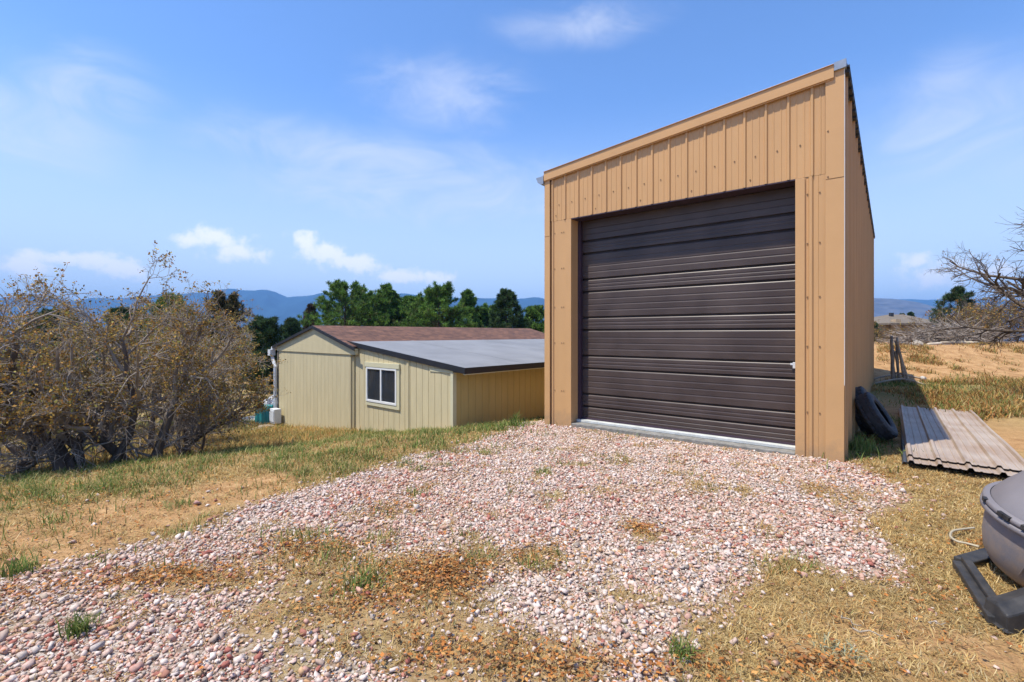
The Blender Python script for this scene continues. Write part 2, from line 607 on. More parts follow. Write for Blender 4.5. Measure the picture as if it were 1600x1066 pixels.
def shingle_mat():
    m, nt, b = mat_new('brown_shingles')
    L = nt.links.new
    tc = NN(nt, 'ShaderNodeTexCoord')
    mp = NN(nt, 'ShaderNodeMapping')
    mp.inputs['Rotation'].default_value = (0, 0, R(90))
    L(tc.outputs['Object'], mp.inputs[0])
    br = NN(nt, 'ShaderNodeTexBrick')
    br.inputs['Scale'].default_value = 1.0
    br.inputs['Brick Width'].default_value = .30
    br.inputs['Row Height'].default_value = .135
    br.inputs['Mortar Size'].default_value = .008
    br.inputs['Color1'].default_value = (.11, .05, .032, 1)
    br.inputs['Color2'].default_value = (.19, .088, .052, 1)
    br.inputs['Mortar'].default_value = (.05, .03, .025, 1)
    L(mp.outputs[0], br.inputs['Vector'])
    n = NN(nt, 'ShaderNodeTexNoise')
    n.inputs['Scale'].default_value = 5
    n.inputs['Detail'].default_value = 6
    L(tc.outputs['Object'], n.inputs['Vector'])
    mx = NN(nt, 'ShaderNodeMix', data_type='RGBA', blend_type='MULTIPLY')
    mx.inputs[0].default_value = .8
    mr = NN(nt, 'ShaderNodeMapRange')
    mr.inputs[1].default_value = .3
    mr.inputs[2].default_value = .7
    mr.inputs[3].default_value = .6
    mr.inputs[4].default_value = 1.3
    L(n.outputs[0], mr.inputs[0])
    L(br.outputs[0], mx.inputs[6])
    L(mr.outputs[0], mx.inputs[7])
    L(mx.outputs[2], b.inputs['Base Color'])
    bp = NN(nt, 'ShaderNodeBump')
    bp.inputs['Strength'].default_value = .6
    bp.inputs['Distance'].default_value = .01
    L(br.outputs[1], bp.inputs['Height'])
    bp.invert = True
    L(bp.outputs[0], b.inputs['Normal'])
    b.inputs['Roughness'].default_value = .9
    return m


def glass_mat():
    m, nt, b = mat_new('window_glass')
    b.inputs['Base Color'].default_value = (.035, .045, .06, 1)
    b.inputs['Roughness'].default_value = .06
    b.inputs['Alpha'].default_value = .45
    return m


m_panel, m_door, m_shingle, m_glass = panel_mat(), door_mat(), shingle_mat(), glass_mat()
m_blind = simple('window_blind', (.16, .155, .16), rough=.7, var=.08)
m_inside = simple('dark_interior', (.03, .03, .03), rough=.9)


# ------------------------------------------------------------------ ground sheet
def ground_material():
    m, nt, b = mat_new('earth_and_gravel')
    L = nt.links.new
    g = NN(nt, 'ShaderNodeNewGeometry')
    at_ = NN(nt, 'ShaderNodeAttribute', attribute_name='col')
    sp = NN(nt, 'ShaderNodeSeparateColor')
    L(at_.outputs['Color'], sp.inputs[0])

    def noise(scale, det=5, rough=.6, dist=0):
        n = NN(nt, 'ShaderNodeTexNoise')
        n.inputs['Scale'].default_value = scale
        n.inputs['Detail'].default_value = det
        n.inputs['Roughness'].default_value = rough
        n.inputs['Distortion'].default_value = dist
        L(g.outputs['Position'], n.inputs['Vector'])
        return n.outputs[0]

    def ramp(f, stops):
        r = NN(nt, 'ShaderNodeValToRGB')
        e = r.color_ramp.elements
        while len(e) < len(stops): e.new(.5)
        for i, (p, c) in enumerate(stops):
            e[i].position = p
            e[i].color = (*c, 1)
        L(f, r.inputs[0])
        return r.outputs[0]

    def mix(f, a, c, mode='MIX'):
        x = NN(nt, 'ShaderNodeMix', data_type='RGBA', blend_type=mode)
        if isinstance(f, float): x.inputs[0].default_value = f
        else: L(f, x.inputs[0])
        L(a, x.inputs[6])
        L(c, x.inputs[7])
        return x.outputs[2]
    dirt = ramp(noise(3.5, 8, .65), [(.3, (.28, .15, .065)), (.5, (.42, .245, .11)), (.7, (.54, .34, .165))])
    speck = ramp(noise(60, 4, .7), [(.32, (.55, .5, .45)), (.5, (1, 1, 1)), (.68, (1.25, 1.2, 1.15))])
    dirt = mix(.9, dirt, speck, 'MULTIPLY')
    thatch = ramp(noise(22, 6, .75, 1.2), [(.3, (.15, .10, .045)), (.5, (.36, .245, .105)), (.7, (.52, .38, .18))])
    green = ramp(noise(14, 6, .7, .8), [(.3, (.09, .10, .03)), (.5, (.20, .19, .065)), (.7, (.36, .29, .12))])
    vo = NN(nt, 'ShaderNodeTexVoronoi')
    vo.inputs['Scale'].default_value = 48
    L(g.outputs['Position'], vo.inputs['Vector'])
    sv = NN(nt, 'ShaderNodeSeparateColor')
    L(vo.outputs['Color'], sv.inputs[0])
    peb = ramp(sv.outputs[0], [(0, (.24, .15, .10)), (.3, (.42, .30, .22)), (.6, (.54, .43, .35)), (1, (.66, .58, .50))])
    edge = ramp(vo.outputs['Distance'], [(.0, (1, 1, 1)), (.55, (.85, .85, .85)), (.8, (.35, .32, .3))])
    peb = mix(.9, peb, edge, 'MULTIPLY')
    c = mix(sp.outputs[1], dirt, thatch)
    c = mix(sp.outputs[2], c, green)
    c = mix(sp.outputs[0], c, peb)
    # far off the sheet is scrub and grassland
    ln = NN(nt, 'ShaderNodeVectorMath', operation='LENGTH')
    L(g.outputs['Position'], ln.inputs[0])
    fr = NN(nt, 'ShaderNodeMapRange')
    fr.inputs[1].default_value = 30
    fr.inputs[2].default_value = 120
    L(ln.outputs['Value'], fr.inputs[0])
    far = ramp(noise(.02, 8, .7), [(.35, (.035, .05, .025)), (.5, (.09, .095, .045)), (.65, (.20, .17, .09))])
    c = mix(fr.outputs[0], c, far)
    L(c, b.inputs['Base Color'])
    b.inputs['Roughness'].default_value = .95
    b.inputs['Specular IOR Level'].default_value = .15
    bp = NN(nt, 'ShaderNodeBump')
    bp.inputs['Strength'].default_value = .8
    bp.inputs['Distance'].default_value = .02
    L(noise(45, 6, .75), bp.inputs['Height'])
    L(bp.outputs[0], b.inputs['Normal'])
    return m


def cover(x, y):
    """gravel, thatch, green shares and bare dirt per point"""
    gm, hole = gravel_mask(x, y)
    r = np.hypot(x, y)
    n = fbm(x * 1.4, y * 1.4, 4, 61)
    n2 = fbm(x * .5, y * .5, 3, 67)
    left = (x < 0.2) | (y > 8.8)
    right = ~left
    bare = np.zeros_like(x)
    # the sandy track along the left, the yard behind the sheets, the bank
    for p in [(40, 855, .9, .45), (190, 800, .9, .45), (350, 765, .7, .35), (100, 900, .4, .2), (420, 748, .4, .3)]:
        bare = bare + pgauss(x, y, *p)
    for p in [(1530, 1010, .22, .14), (1400, 985, .25, .16), (1370, 690, .8, .6), (1380, 640, 1.4, 1.6), (1560, 690, 1.2, .8), (1590, 1050, .3, .1), (1240, 1010, .12, .12)]:
        bare = bare + pgauss(x, y, *p)
    bank = sstep(10, 12.5, x) * sstep(13.2, 15.5, y)
    bare = bare + 1.1 * bank
    bare = np.clip(bare * (.55 + 1.0 * n), 0, 1)
    green = np.clip(sstep(.42, .62, n) * .8, 0, 1)
    green = np.where(right & (y < 6), green * .25, green)
    green = np.clip(green + pgauss(x, y, 1345, 690, .5, .5) + .6 * pgauss(x, y, 1470, 620, 2, 1.0) * (n > .45), 0, 1)
    thatch = np.clip(1 - bare, 0, 1)
    thatch = thatch * np.clip(.55 + (n2 - .4) * 2, .3, 1)
    green = green * (1 - bare) * (1 - .8 * hole)
    bare = np.clip(bare + .35 * hole * (n > .5), 0, 1)
    thatch = thatch * (1 - .3 * hole)
    return gm, hole, thatch, green, bare


def make_ground():
    N = 520
    u = np.linspace(-1, 1, N)
    S = 1.1
    k = math.asinh(9500 / S)
    c = S * np.sinh(k * u)
    X, Y = np.meshgrid(c, c + 3.0)
    x, y = X.ravel(), Y.ravel()
    z = ground_h(x, y)
    gm, hole, th, gr, bare = cover(x, y)
    V = np.stack([x, y, z], 1)
    i = np.arange(N - 1)
    a = (i[:, None] * N + i[None, :]).ravel()
    F = np.stack([a, a + 1, a + N + 1, a + N], 1)
    me = np_mesh('ground', V, [F], col=np.stack([gm, th, gr * .8], 1), smooth=True)
    o = link('ground', me, ground_material())
    tag(o, kind='structure')


make_ground()


def make_mountains():
    prof = [(-900, 470), (-500, 462), (-200, 458), (0, 468), (60, 464), (120, 470), (200, 466), (260, 462), (300, 460), (340, 457), (362, 452), (385, 455), (415, 454), (430, 457), (450, 465),
            (475, 463), (500, 461), (530, 463), (560, 461), (610, 460), (660, 462), (700, 465), (760, 467), (800, 468), (850, 470), (900, 471),
            (1000, 468), (1200, 470), (1400, 469), (1470, 470), (1600, 469), (1900, 462), (2500, 455), (3000, 462)]
    px = np.array([p[0] for p in prof], float)
    py = np.array([p[1] for p in prof], float)
    n, m = 900, 60
    q = np.linspace(-900, 3000, n)
    ry = np.interp(q, px, py) + 2.2 * (fbm(q * .045, q * 0, 4, 71) - .5) * 1.6
    D0, D1 = 2600.0, 4600.0
    V = []
    for j in range(m):
        t = j / (m - 1)
        D = D0 + (D1 - D0) * t
        # spurs run down from the ridge
        zr = (HY - ry) * 4400.0 / FPX
        sp = fbm(q * .035 + t * 1.2, np.full_like(q, t * 3.0), 5, 77) - .5
        prof_t = np.sin(min(t / .9, 1) * math.pi / 2) ** 1.5 if t < .9 else 1 - (t - .9) * 3
        z = -66 + (zr + 66) * prof_t + sp * 190 * math.sin(math.pi * min(t / .9, 1)) * .8
        x = (q - CX) / FPX * (4400.0 + (D - 4400) * .6)
        V.append(np.stack([x, np.full_like(x, D), z], 1))
    V = np.concatenate(V)
    a = (np.arange(m - 1)[:, None] * n + np.arange(n - 1)[None, :]).ravel()
    F = np.stack([a, a + 1, a + n + 1, a + n], 1)
    me = np_mesh('mountain_range', V, [F], smooth=True)
    mt = simple('mountain_forest_hazed', (.012, .034, .055), rough=1, var=.4, scale=.006, spec=.05, c2=(.024, .06, .08))  # dark forest with the blue of distant haze tinted into its colour
    tag(link('mountains', me, mt), kind='structure')
    # low tan spur at the right, nearer
    q = np.linspace(1250, 1480, 120)
    V = []
    for j in range(30):
        t = j / 29
        zr = (HY - np.interp(q, [1250, 1330, 1362, 1385, 1410, 1440, 1480], [480, 466, 467, 477, 497, 512, 524])) * 2500 / FPX
        z = -62 + (zr + 62) * math.sin(t * math.pi / 2) + 14 * (fbm(q * .06 + t, q * 0 + t * 5, 4, 90) - .5) * math.sin(math.pi * t)
        V.append(np.stack([(q - CX) / FPX * 2500, np.full_like(q, 1700 + 800 * t), z], 1))
    V = np.concatenate(V)
    a = (np.arange(29)[:, None] * 120 + np.arange(119)[None, :]).ravel()
    me = np_mesh('hill', V, [np.stack([a, a + 1, a + 121, a + 120], 1)], smooth=True)
    mt = simple('hill_scrub', (.10, .095, .10), rough=1, var=.4, scale=.02, spec=.05)
    tag(link('hills', me, mt), kind='structure')


make_mountains()


# ------------------------------------------------------------------ ribbed sheets
def strip(mb, prof, zb, zt, fn, m=0):
    """prof [(u, off)] extruded between zb(u) and zt(u); fn(u, off, z)->point"""
    vs, fs = [], []
    for u, o in prof:
        vs += [fn(u, o, zb(u)), fn(u, o, zt(u))]
    for i in range(len(prof) - 1):
        fs.append((2 * i, 2 * i + 2, 2 * i + 3, 2 * i + 1))
    mb.add(vs, fs, m)


def rib_prof(u0, u1, first, step=.25, h=.022, minor=True):
    pts = [(u0, 0)]
    k = first
    while k < u1:
        for du, o in ((-.024, 0), (-.011, h), (.011, h), (.024, 0)):
            pts.append((k + du, o))
        if minor:
            for c in (step / 3, 2 * step / 3):
                for du, o in ((-.010, 0), (-.006, .0045), (.006, .0045), (.010, 0)):
                    pts.append((k + c + du, o))
        k += step
    pts = [p for p in pts if u0 <= p[0] < u1 - .002]
    pts.append((u1, 0))
    return pts


GX = 4.16
GROT = math.atan2(-.621, .784)
gar = empty('metal_garage', (3.863, 5.59, 0), GROT, 'tall tan ribbed-metal garage with a brown roll-up door', 'garage')
GD = 12.5


def rz_(x):  # underside of roof at local x
    return 4.60 + x * (.40 / GX)


def garage():
    B = -1.6
    OL, OR_, OT, RC = -3.674, -.468, 3.41, .25
    w = MB()
    # header sheet, side sheet, back, far side
    strip(w, rib_prof(-GX + .10, -.16, -.293 - .25 * 15, .25), lambda u: OT, lambda u: rz_(u) - .02, lambda u, o, z: (u, -o - .001, z))
    w.box(-GX + .02, -.02, .012, .11, OT + .01, rz_(-GX) - .06)
    w.hexa([(-GX + .02, .012, 4.1), (-.02, .012, 4.1), (-.02, .11, 4.1), (-GX + .02, .11, 4.1),
            (-GX + .02, .012, rz_(-GX) - .03), (-.02, .012, rz_(0) - .03), (-.02, .11, rz_(0) - .03), (-GX + .02, .11, rz_(-GX) - .03)])
    w.box(-GX + .02, OL - .004, .012, RC + .1, B, OT)
    w.box(OR_ + .004, -.02, .012, RC + .1, B, OT)
    # pillar sheets
    strip(w, [(-GX + .10, 0), (-GX + .115, .02), (-GX + .135, .02), (-GX + .15, 0), (OL - .10, 0)], lambda u: B, lambda u: OT - .003, lambda u, o, z: (u, -o - .002, z))
    strip(w, [(OR_ + .10, 0), (OR_ + .115, -.008), (OR_ + .135, -.008), (OR_ + .148, .02), (OR_ + .175, .02), (OR_ + .192, 0), (OR_ + .235, 0), (OR_ + .239, .004), (OR_ + .243, 0), (-.15, 0)],
          lambda u: B, lambda u: OT - .003, lambda u, o, z: (u, -o - .002, z))
    s = w
    def screw(x, z, y=-.004):
        s.add([(x + .008 * math.cos(a), y - .006, z + .008 * math.sin(a)) for a in [i * math.pi / 3 for i in range(6)]] +
              [(x + .010 * math.cos(a), y, z + .010 * math.sin(a)) for a in [i * math.pi / 3 for i in range(6)]],
              [tuple(range(6))] + [(i, i + 6, (i + 1) % 6 + 6, (i + 1) % 6) for i in range(6)], 1)
    for i in range(16):
        x = -.293 - .25 * 15 + .125 + .25 * i
        if x > -.2: continue
        screw(x, 3.83 + x * .04)
        if i % 3 == 0 : screw(x - .06, 3.5)
    for z in (.55, 1.35, 1.95, 2.6, 3.2):
        screw(-.215, z, -.005)
        screw(OR_ + .125, z, .002)
        screw(OL - .15, z)
        screw(OL - .19, z + .0)
        screw(-GX + .16, z)
    for z in (3.36, 3.9):
        screw(-.13, z, -.035)
    w.build('front_wall', [m_tan, m_screw], gar)
    w = MB()
    sp = rib_prof(.02, GD, .16, .25)
    strip(w, [(u_, o_ * (2.4 if int((u_ - .03) / .25) % 3 == 0 else 1.0)) for u_, o_ in sp], lambda u: B, lambda u: 4.56, lambda u, o, z: (o + .001, u, z))
    w.box(-.1, -.004, .12, GD - .02, B, 4.5)
    w.build('side_wall', m_tan, gar)
    w = MB()
    strip(w, rib_prof(.02, GD, .16, .25), lambda u: B, lambda u: 4.18, lambda u, o, z: (-GX - o - .001, u, z))
    w.box(-GX + .004, -GX + .1, .12, GD - .02, B, 4.12)
    w.build('side_wall', m_tan, gar)
    w = MB()
    strip(w, rib_prof(-GX, 0, -GX + .12, .25), lambda u: B, lambda u: rz_(u) - .02, lambda u, o, z: (u, GD + o + .001, z))
    w.box(-GX + .12, -.12, GD - .1, GD - .004, B, 4.1)
    w.build('back_wall', m_tan, gar)
    # corner trims (L angles)
    t = MB()
    t.box(-.155, .028, -.030, -.024, B, OT - .08)
    t.box(-.155, .028, -.034, -.028, OT - .076, rz_(0) - .0)
    t.build('corner_trim', m_trimtan, gar, bevel=.001)
    t = MB()
    t.box(.0285, .033, -.0345, -.022, .9, 4.6)
    t.build('edge_strip', m_white, gar)
    t = MB()
    t.box(.028, .034, .008, .13, B, 4.56)
    t.build('corner_trim', m_trimtan, gar)
    t = MB()
    t.box(-GX - .028, -GX + .075, -.030, -.024, B, OT - .25)
    t.box(-GX - .028, -GX + .075, -.033, -.027, OT - .246, rz_(-GX))
    t.box(-GX - .034, -GX - .028, -.030, .12, B, rz_(-GX))
    t.build('corner_trim', m_trimtan, gar, bevel=.001)
    # door casing: flat face and return
    for (a, b, nm) in ((OL - .105, OL, 'l'), (OR_, OR_ + .10, 'r')):
        t = MB()
        t.box(a, b, -.016, -.008, B, OT - .006)
        if nm == 'l': t.box(OL - .004, OL, -.0075, RC, B, OT - .006)
        else: t.box(OR_, OR_ + .004, -.0075, RC, B, OT - .006)
        t.build('door_casing', m_trimtan, gar, bevel=.001)
    t = MB()
    t.box(OL, OR_, -.014, RC, OT - .018, OT - .002)
    t.build('door_casing', m_track, gar)
    # roof, ridge cap, rake trim, gutter
    t = MB()
    def rf(x, y, dz): return (x, y, rz_(x) + dz)
    t.hexa([rf(-GX - .08, -.02, .002), rf(.06, -.02, .002), rf(.06, GD + .04, .002), rf(-GX - .08, GD + .04, .002),
            rf(-GX - .08, -.02, .035), rf(.06, -.02, .035), rf(.06, GD + .04, .035), rf(-GX - .08, GD + .04, .035)])
    t.build('roof', m_galv, gar)
    t = MB()
    for (dz0, dz1, y0, y1) in ((-.085, .062, -.060, -.045), (-.10, -.055, -.044, -.036)):
        t.hexa([rf(-GX - .03, y0, dz0), rf(-.07, y0, dz0), rf(-.07, y1, dz0), rf(-GX - .03, y1, dz0),
                rf(-GX - .03, y0, dz1), rf(-.07, y0, dz1), rf(-.07, y1, dz1), rf(-GX - .03, y1, dz1)])
    t.hexa([rf(-GX - .03, -.075, .064), rf(-.07, -.075, .064), rf(-.07, .10, .064), rf(-GX - .03, .10, .064),
            rf(-GX - .03, -.075, .070), rf(-.07, -.075, .070), rf(-.07, .10, .070), rf(-GX - .03, .10, .070)])
    t.build('rake_trim', m_trimtan, gar, bevel=.002)
    t = MB()
    t.hexa([rf(-.068, -.062, -.01), rf(.05, -.062, -.01), rf(.05, .2, -.01), rf(-.068, .2, -.01),
            rf(-.068, -.062, .085), rf(.05, -.062, .085), rf(.05, .2, .085), rf(-.068, .2, .085)])
    t.build('ridge_cap', m_galv, gar)
    t = MB()
    # scalloped dark underside of the roof sheets along the side wall
    for i in range(50):
        y = .02 + .25 * i
        t.box(.03, .075, y, y + .17, 4.56, 4.60)
    t.box(.03, .080, -.02, GD, 4.602, 4.625)
    t.build('eave_flashing', m_dark, gar)
    t = MB()
    gx = -GX - .09
    pr = [(gx + .05, 4.20), (gx + .05, 4.07), (gx, 4.06), (gx - .06, 4.10), (gx - .10, 4.19), (gx - .092, 4.19), (gx - .055, 4.107), (gx, 4.068), (gx + .042, 4.078), (gx + .042, 4.20)]
    n = len(pr)
    t.add([(p[0], -.06, p[1]) for p in pr] + [(p[0], GD, p[1]) for p in pr],
          [(i, (i + 1) % n, (i + 1) % n + n, i + n) for i in range(n)] + [tuple(range(n - 1, -1, -1))])
    t.add([(p[0], -.064, p[1]) for p in (pr[0], pr[1], pr[2], pr[3], pr[4])], [(0, 1, 2, 3, 4)])
    t.build('gutter', m_galv, gar)
    # threshold and footing
    t = MB()
    t.box(OL + .002, OR_ - .002, -.015, RC + .3, -.3, .03)
    t.build('footing', m_foot, gar, bevel=.01)
    t = MB()
    t.box(OL + .003, OR_ - .003, RC - .10, RC + .1, .031, .072)
    t.build('door_threshold', m_conc, gar, bevel=.006)
    # tracks
    t = MB()
    t.box(OL + .001, OL + .055, RC - .05, RC + .02, .073, OT - .02)
    t.build('door_track', m_track, gar)
    t = MB()
    t.box(OR_ - .03, OR_ - .001, RC - .02, RC + .02, .073, OT - .02)
    t.build('door_track', m_track, gar)
    # door: profile in z
    d = MB()
    pts = [(.078, 0)]
    def groove(z, dep, h):
        pts.extend([(z, 0), (z + h * .45, -dep), (z + h * .9, -dep), (z + h, 0)])
    z = .25
    k = 0
    groove(.13, .005, .02)
    groove(.19, .005, .02)
    while z < 3.36:
        pts.extend([(z, 0), (z + .010, -.002), (z + .018, -.007), (z + .024, -.016), (z + .026, -.03), (z + .052, -.03), (z + .054, 0)])
        gap = .21 if k % 2 == 0 else .43
        ng = 2 if k % 2 == 0 else 3
        for j in range(ng):
            zz = z + .054 + (gap - .054) * (j + 1) / (ng + 1) - .01
            if zz < 3.33: groove(zz, .004, .026)
        z += gap
        k += 1
    pts.append((3.39, 0))
    vs, fs = [], []
    for zz, o in pts:
        vs += [(OL + .045, RC + .02 - o, zz), (OR_ - .012, RC + .02 - o, zz)]
    for i in range(len(pts) - 1):
        fs.append((2 * i, 2 * i + 1, 2 * i + 3, 2 * i + 2))
    d.add(vs, fs)
    d.box(OL + .045, OR_ - .012, RC + .05, RC + .06, .08, 3.39)
    door = d.build('roll_up_door', m_door, gar)
    t = MB()
    t.box(OL + .05, OR_ - .02, RC - .005, RC + .018, .075, .10)
    t.build('bottom_bar', m_track, door)
    t = MB()
    t.box(OR_ - .09, OR_ - .002, RC - .02, RC - .004, 1.10, 1.125)
    t.box(OR_ - .06, OR_ - .03, RC - .035, RC - .021, 1.06, 1.14)
    t.box(OR_ - .03, OR_ - .004, RC - .03, RC - .006, 1.00, 1.05)
    t.build('latch', m_pvc, door, bevel=.003)


garage()


# ------------------------------------------------------------------ the yellow shed
SROT = math.atan2(-.6575, .7535)
shed = empty('wooden_shed', (-1.148, 9.3, -1.5), SROT, 'low yellow wooden shed with a lean-to and a sliding window', 'shed')
SZ = 1.5  # local z = world z + 1.5


def groove_prof(u0, u1, step=.2, first=None, w=.012, d=.008):
    pts = [(u0, 0)]
    k = first if first is not None else u0 + step
    while k < u1 - .03:
        pts += [(k, 0), (k + .002, -d), (k + w - .002, -d), (k + w, 0)]
        k += step
    pts.append((u1, 0))
    return pts


def shed_build():
    LY = 9.0
    XL, XR, XM, XRG = -7.68, 0.0, -3.61, -5.42
    def roof(x):
        if x < XRG: return 1.70 - (XRG - x) * .235
        return 1.70 - (x - XRG) * .262
    def lean(x): return 1.30 - (x + 3.85) * .112
    # main gable wall, smooth panels with faint grooves
    w = MB()
    strip(w, groove_prof(XL, XM, .2, d=.003), lambda u: 0, lambda u: 1.03 + SZ, lambda u, o, z: (u, -.09 - o, z))
    w.box(XL, XM, -.078, 0, 0, 1.03 + SZ)
    w.build('gable_wall', m_cream, shed)
    w = MB()
    for a, b in ((XL - .05, XRG), (XRG, -3.38)):
        za, zb = min(roof(a), 1.69) - .03, roof(b) - .03
        w.hexa([(a, -.115, 1.0 + SZ), (b, -.115, 1.0 + SZ), (b, -.02, 1.0 + SZ), (a, -.02, 1.0 + SZ),
                (a, -.115, za + SZ), (b, -.115, zb + SZ), (b, -.02, zb + SZ), (a, -.02, za + SZ)])
    w.build('gable_panel', m_cream, shed)
    # lean-to front wall
    w = MB()
    strip(w, groove_prof(XM + .05, XR, .2), lambda u: 0, lambda u: lean(u) - .08 + SZ, lambda u, o, z: (u, -o, z))
    w.hexa([(XM, .012, 0), (XR - .01, .012, 0), (XR - .01, .1, 0), (XM, .1, 0), (XM, .012, lean(XM) + SZ - .1), (XR - .01, .012, lean(XR) + SZ - .1), (XR - .01, .1, lean(XR) + SZ - .1), (XM, .1, lean(XM) + SZ - .1)])
    w.build('lean_to_wall', m_cream, shed)
    w = MB()
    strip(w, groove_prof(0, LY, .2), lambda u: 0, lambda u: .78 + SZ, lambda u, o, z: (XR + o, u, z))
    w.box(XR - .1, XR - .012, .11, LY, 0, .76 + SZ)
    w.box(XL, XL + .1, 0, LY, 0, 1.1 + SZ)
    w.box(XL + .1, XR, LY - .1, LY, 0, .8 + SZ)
    w.build('long_wall', m_cream_shaded, shed)
    t = MB()
    t.box(-.055, .022, -.024, -.002, 0, .80 + SZ)
    t.box(.002, .022, -.0015, .07, 0, .78 + SZ)
    t.build('corner_board', m_creamtrim, shed, bevel=.003)
    t = MB()
    t.box(-1.47, -1.40, -.02, -.002, 0, lean(-1.43) - .09 + SZ)
    t.build('batten', m_cream, shed, bevel=.003)
    t = MB()
    t.box(XM + .002, XM + .06, -.05, -.002, .05, .95 + SZ)
    t.build('corner_board', m_cream, shed)
    t = MB()
    t.box(-.70, -.06, -.014, -.003, lean(-.3) - .17 + SZ, lean(-.3) - .10 + SZ)
    t.build('patch_board', m_creamtrim, shed, bevel=.004)
    # window
    wf = MB()
    X0, X1, Z0, Z1 = -3.02, -1.77, -.17 + SZ, .84 + SZ
    tr = MB()
    tr.box(X0 - .06, X1 + .06, -.045, -.003, Z1 - .11, Z1)
    tr.box(X0 - .02, X1 + .05, -.03, -.003, Z0, Z0 + .085)
    tr.box(X1 - .05 , X1 + .05, -.03, -.003, Z0 + .086, Z1 - .111)
    tr.box(X0 - .05, X0, -.03, -.003, Z0 + .086, Z1 - .111)
    win = tr.build('window', m_creamtrim, shed, bevel=.003)
    a, b, c, d = X0 + .002, X1 - .052, Z0 + .088, Z1 - .113
    wf.box(a, a + .045, -.04, -.002, c, d)
    wf.box(b - .045, b, -.04, -.002, c, d)
    wf.box(a + .045, b - .045, -.04, -.002, c, c + .05)
    wf.box(a + .045, b - .045, -.04, -.002, d - .045, d)
    mid = (a + b) / 2
    wf.box(mid - .025, mid + .025, -.038, -.002, c + .05, d - .045)
    wf.build('frame', m_white, win, bevel=.003)
    g = MB()
    g.box(a + .045, mid - .025, -.016, -.014, c + .05, d - .045)
    g.box(mid + .025, b - .045, -.016, -.014, c + .05, d - .045)
    g.build('pane', m_glass, win)
    bl = MB()
    nz = 26
    for i in range(nz):
        z = c + .055 + (d - c - .11) * i / nz
        bl.add([(a + .05, -.003, z), (b - .05, -.003, z), (b - .05, -.010, z + .024), (a + .05, -.010, z + .024)], [(0, 1, 2, 3)])
    bl.build('blind', m_blind, win)
    # shingle roof
    r = MB()
    def slab(xa, xb, ya, yb, za, zb, th):
        r.hexa([(xa, ya, za), (xb, ya, zb), (xb, yb, zb), (xa, yb, za), (xa, ya, za + th), (xb, ya, zb + th), (xb, yb, zb + th), (xa, yb, za + th)])
    slab(XL - .25, XRG, -.16, LY + .1, roof(XL - .25) + SZ, roof(XRG) + SZ, .03)
    slab(XRG, -3.40, -.16, LY + .1, roof(XRG) + SZ, roof(-3.4) + SZ, .03)
    r.build('shingle_roof', m_shingle, shed)
    r = MB()
    for xa, xb in ((XL - .25, XRG), (XRG, -3.3)):
        r.hexa([(xa, -.18, roof(xa) - .05 + SZ), (xb, -.18, roof(xb) - .05 + SZ), (xb, -.163, roof(xb) - .05 + SZ), (xa, -.163, roof(xa) - .05 + SZ),
                (xa, -.18, roof(xa) + .028 + SZ), (xb, -.18, roof(xb) + .028 + SZ), (xb, -.163, roof(xb) + .028 + SZ), (xa, -.163, roof(xa) + .028 + SZ)])
    r.build('rake_edge', m_fascia, shed)
    r = MB()
    xa, xb, ya, yb = -3.95, .36, -.028, LY + .1
    def lz(x): return lean(x) + SZ
    r.hexa([(xa, ya, lz(xa) - .02), (xb, ya, lz(xb) - .02), (xb, yb, lz(xb) - .02), (xa, yb, lz(xa) - .02),
            (xa, ya, lz(xa) + .015), (xb, ya, lz(xb) + .015), (xb, yb, lz(xb) + .015), (xa, yb, lz(xa) + .015)])
    for yy in (ya + 1.9, ya + 4.7, ya + 7.4):
        r.hexa([(xa, yy, lz(xa) + .016), (xb, yy, lz(xb) + .016), (xb, yy + .09, lz(xb) + .016), (xa, yy + .09, lz(xa) + .016),
                (xa, yy, lz(xa) + .018), (xb, yy, lz(xb) + .018), (xb, yy + .09, lz(xb) + .018), (xa, yy + .09, lz(xa) + .018)])
    r.build('lean_to_roof', m_membrane, shed)
    r = MB()
    n = 14
    for i in range(n):
        p, q = xa + (xb + .02 - xa) * i / n, xa + (xb + .02 - xa) * (i + 1) / n
        r.hexa([(p, ya - .022, lz(p) - .085), (q, ya - .022, lz(q) - .085), (q, ya - .002, lz(q) - .085), (p, ya - .002, lz(p) - .085),
                (p, ya - .022, lz(p) + .03), (q, ya - .022, lz(q) + .03), (q, ya - .002, lz(q) + .03), (p, ya - .002, lz(p) + .03)])
    r.box(xb + .002, xb + .022, ya - .001, yb, lz(xb) - .09, lz(xb) + .028)
    r.box(.03, xb, ya, yb, lz(xb) - .075, lz(xb) - .06)
    r.build('fascia', m_fascia, shed)
    r = MB()
    r.box(xb - .05, xb + .012, ya, yb, lz(xb) - .108, lz(xb) - .092)
    r.build('drip_strip', m_creamtrim, shed)
    # gutter and downspout at the left corner
    r = MB()
    r.box(XL - .36, XL - .26, -.16, LY, roof(XL - .25) + SZ - .09, roof(XL - .25) + SZ + .005)
    r.build('gutter', m_pvc, shed, bevel=.01)
    r = MB()
    zt = roof(XL - .25) + SZ - .06
    r.tube([(XL - .31, -.14, zt), (XL - .31, -.15, zt - .22), (XL - .14, -.16, zt - .42), (XL - .05, -.165, zt - .52), (XL - .05, -.165, .35)], .05, 8)
    r.box(XL - .40, XL - .22, -.24, -.09, zt - .20, zt - .02)
    r.build('downspout', m_pvc, shed, smooth=False)
    r = MB()
    r.box(XL - .001 - .03, XL + .02, -.112, -.093, 0, 1.0 + SZ)
    r.build('corner_board', m_stakedark, shed)


shed_build()


# ------------------------------------------------------------------ things round the shed
def local_to_world(o, p):
    m = Matrix.Translation(o.location) @ Matrix.Rotation(o.rotation_euler.z, 4, 'Z')
    return m @ Vector(p)


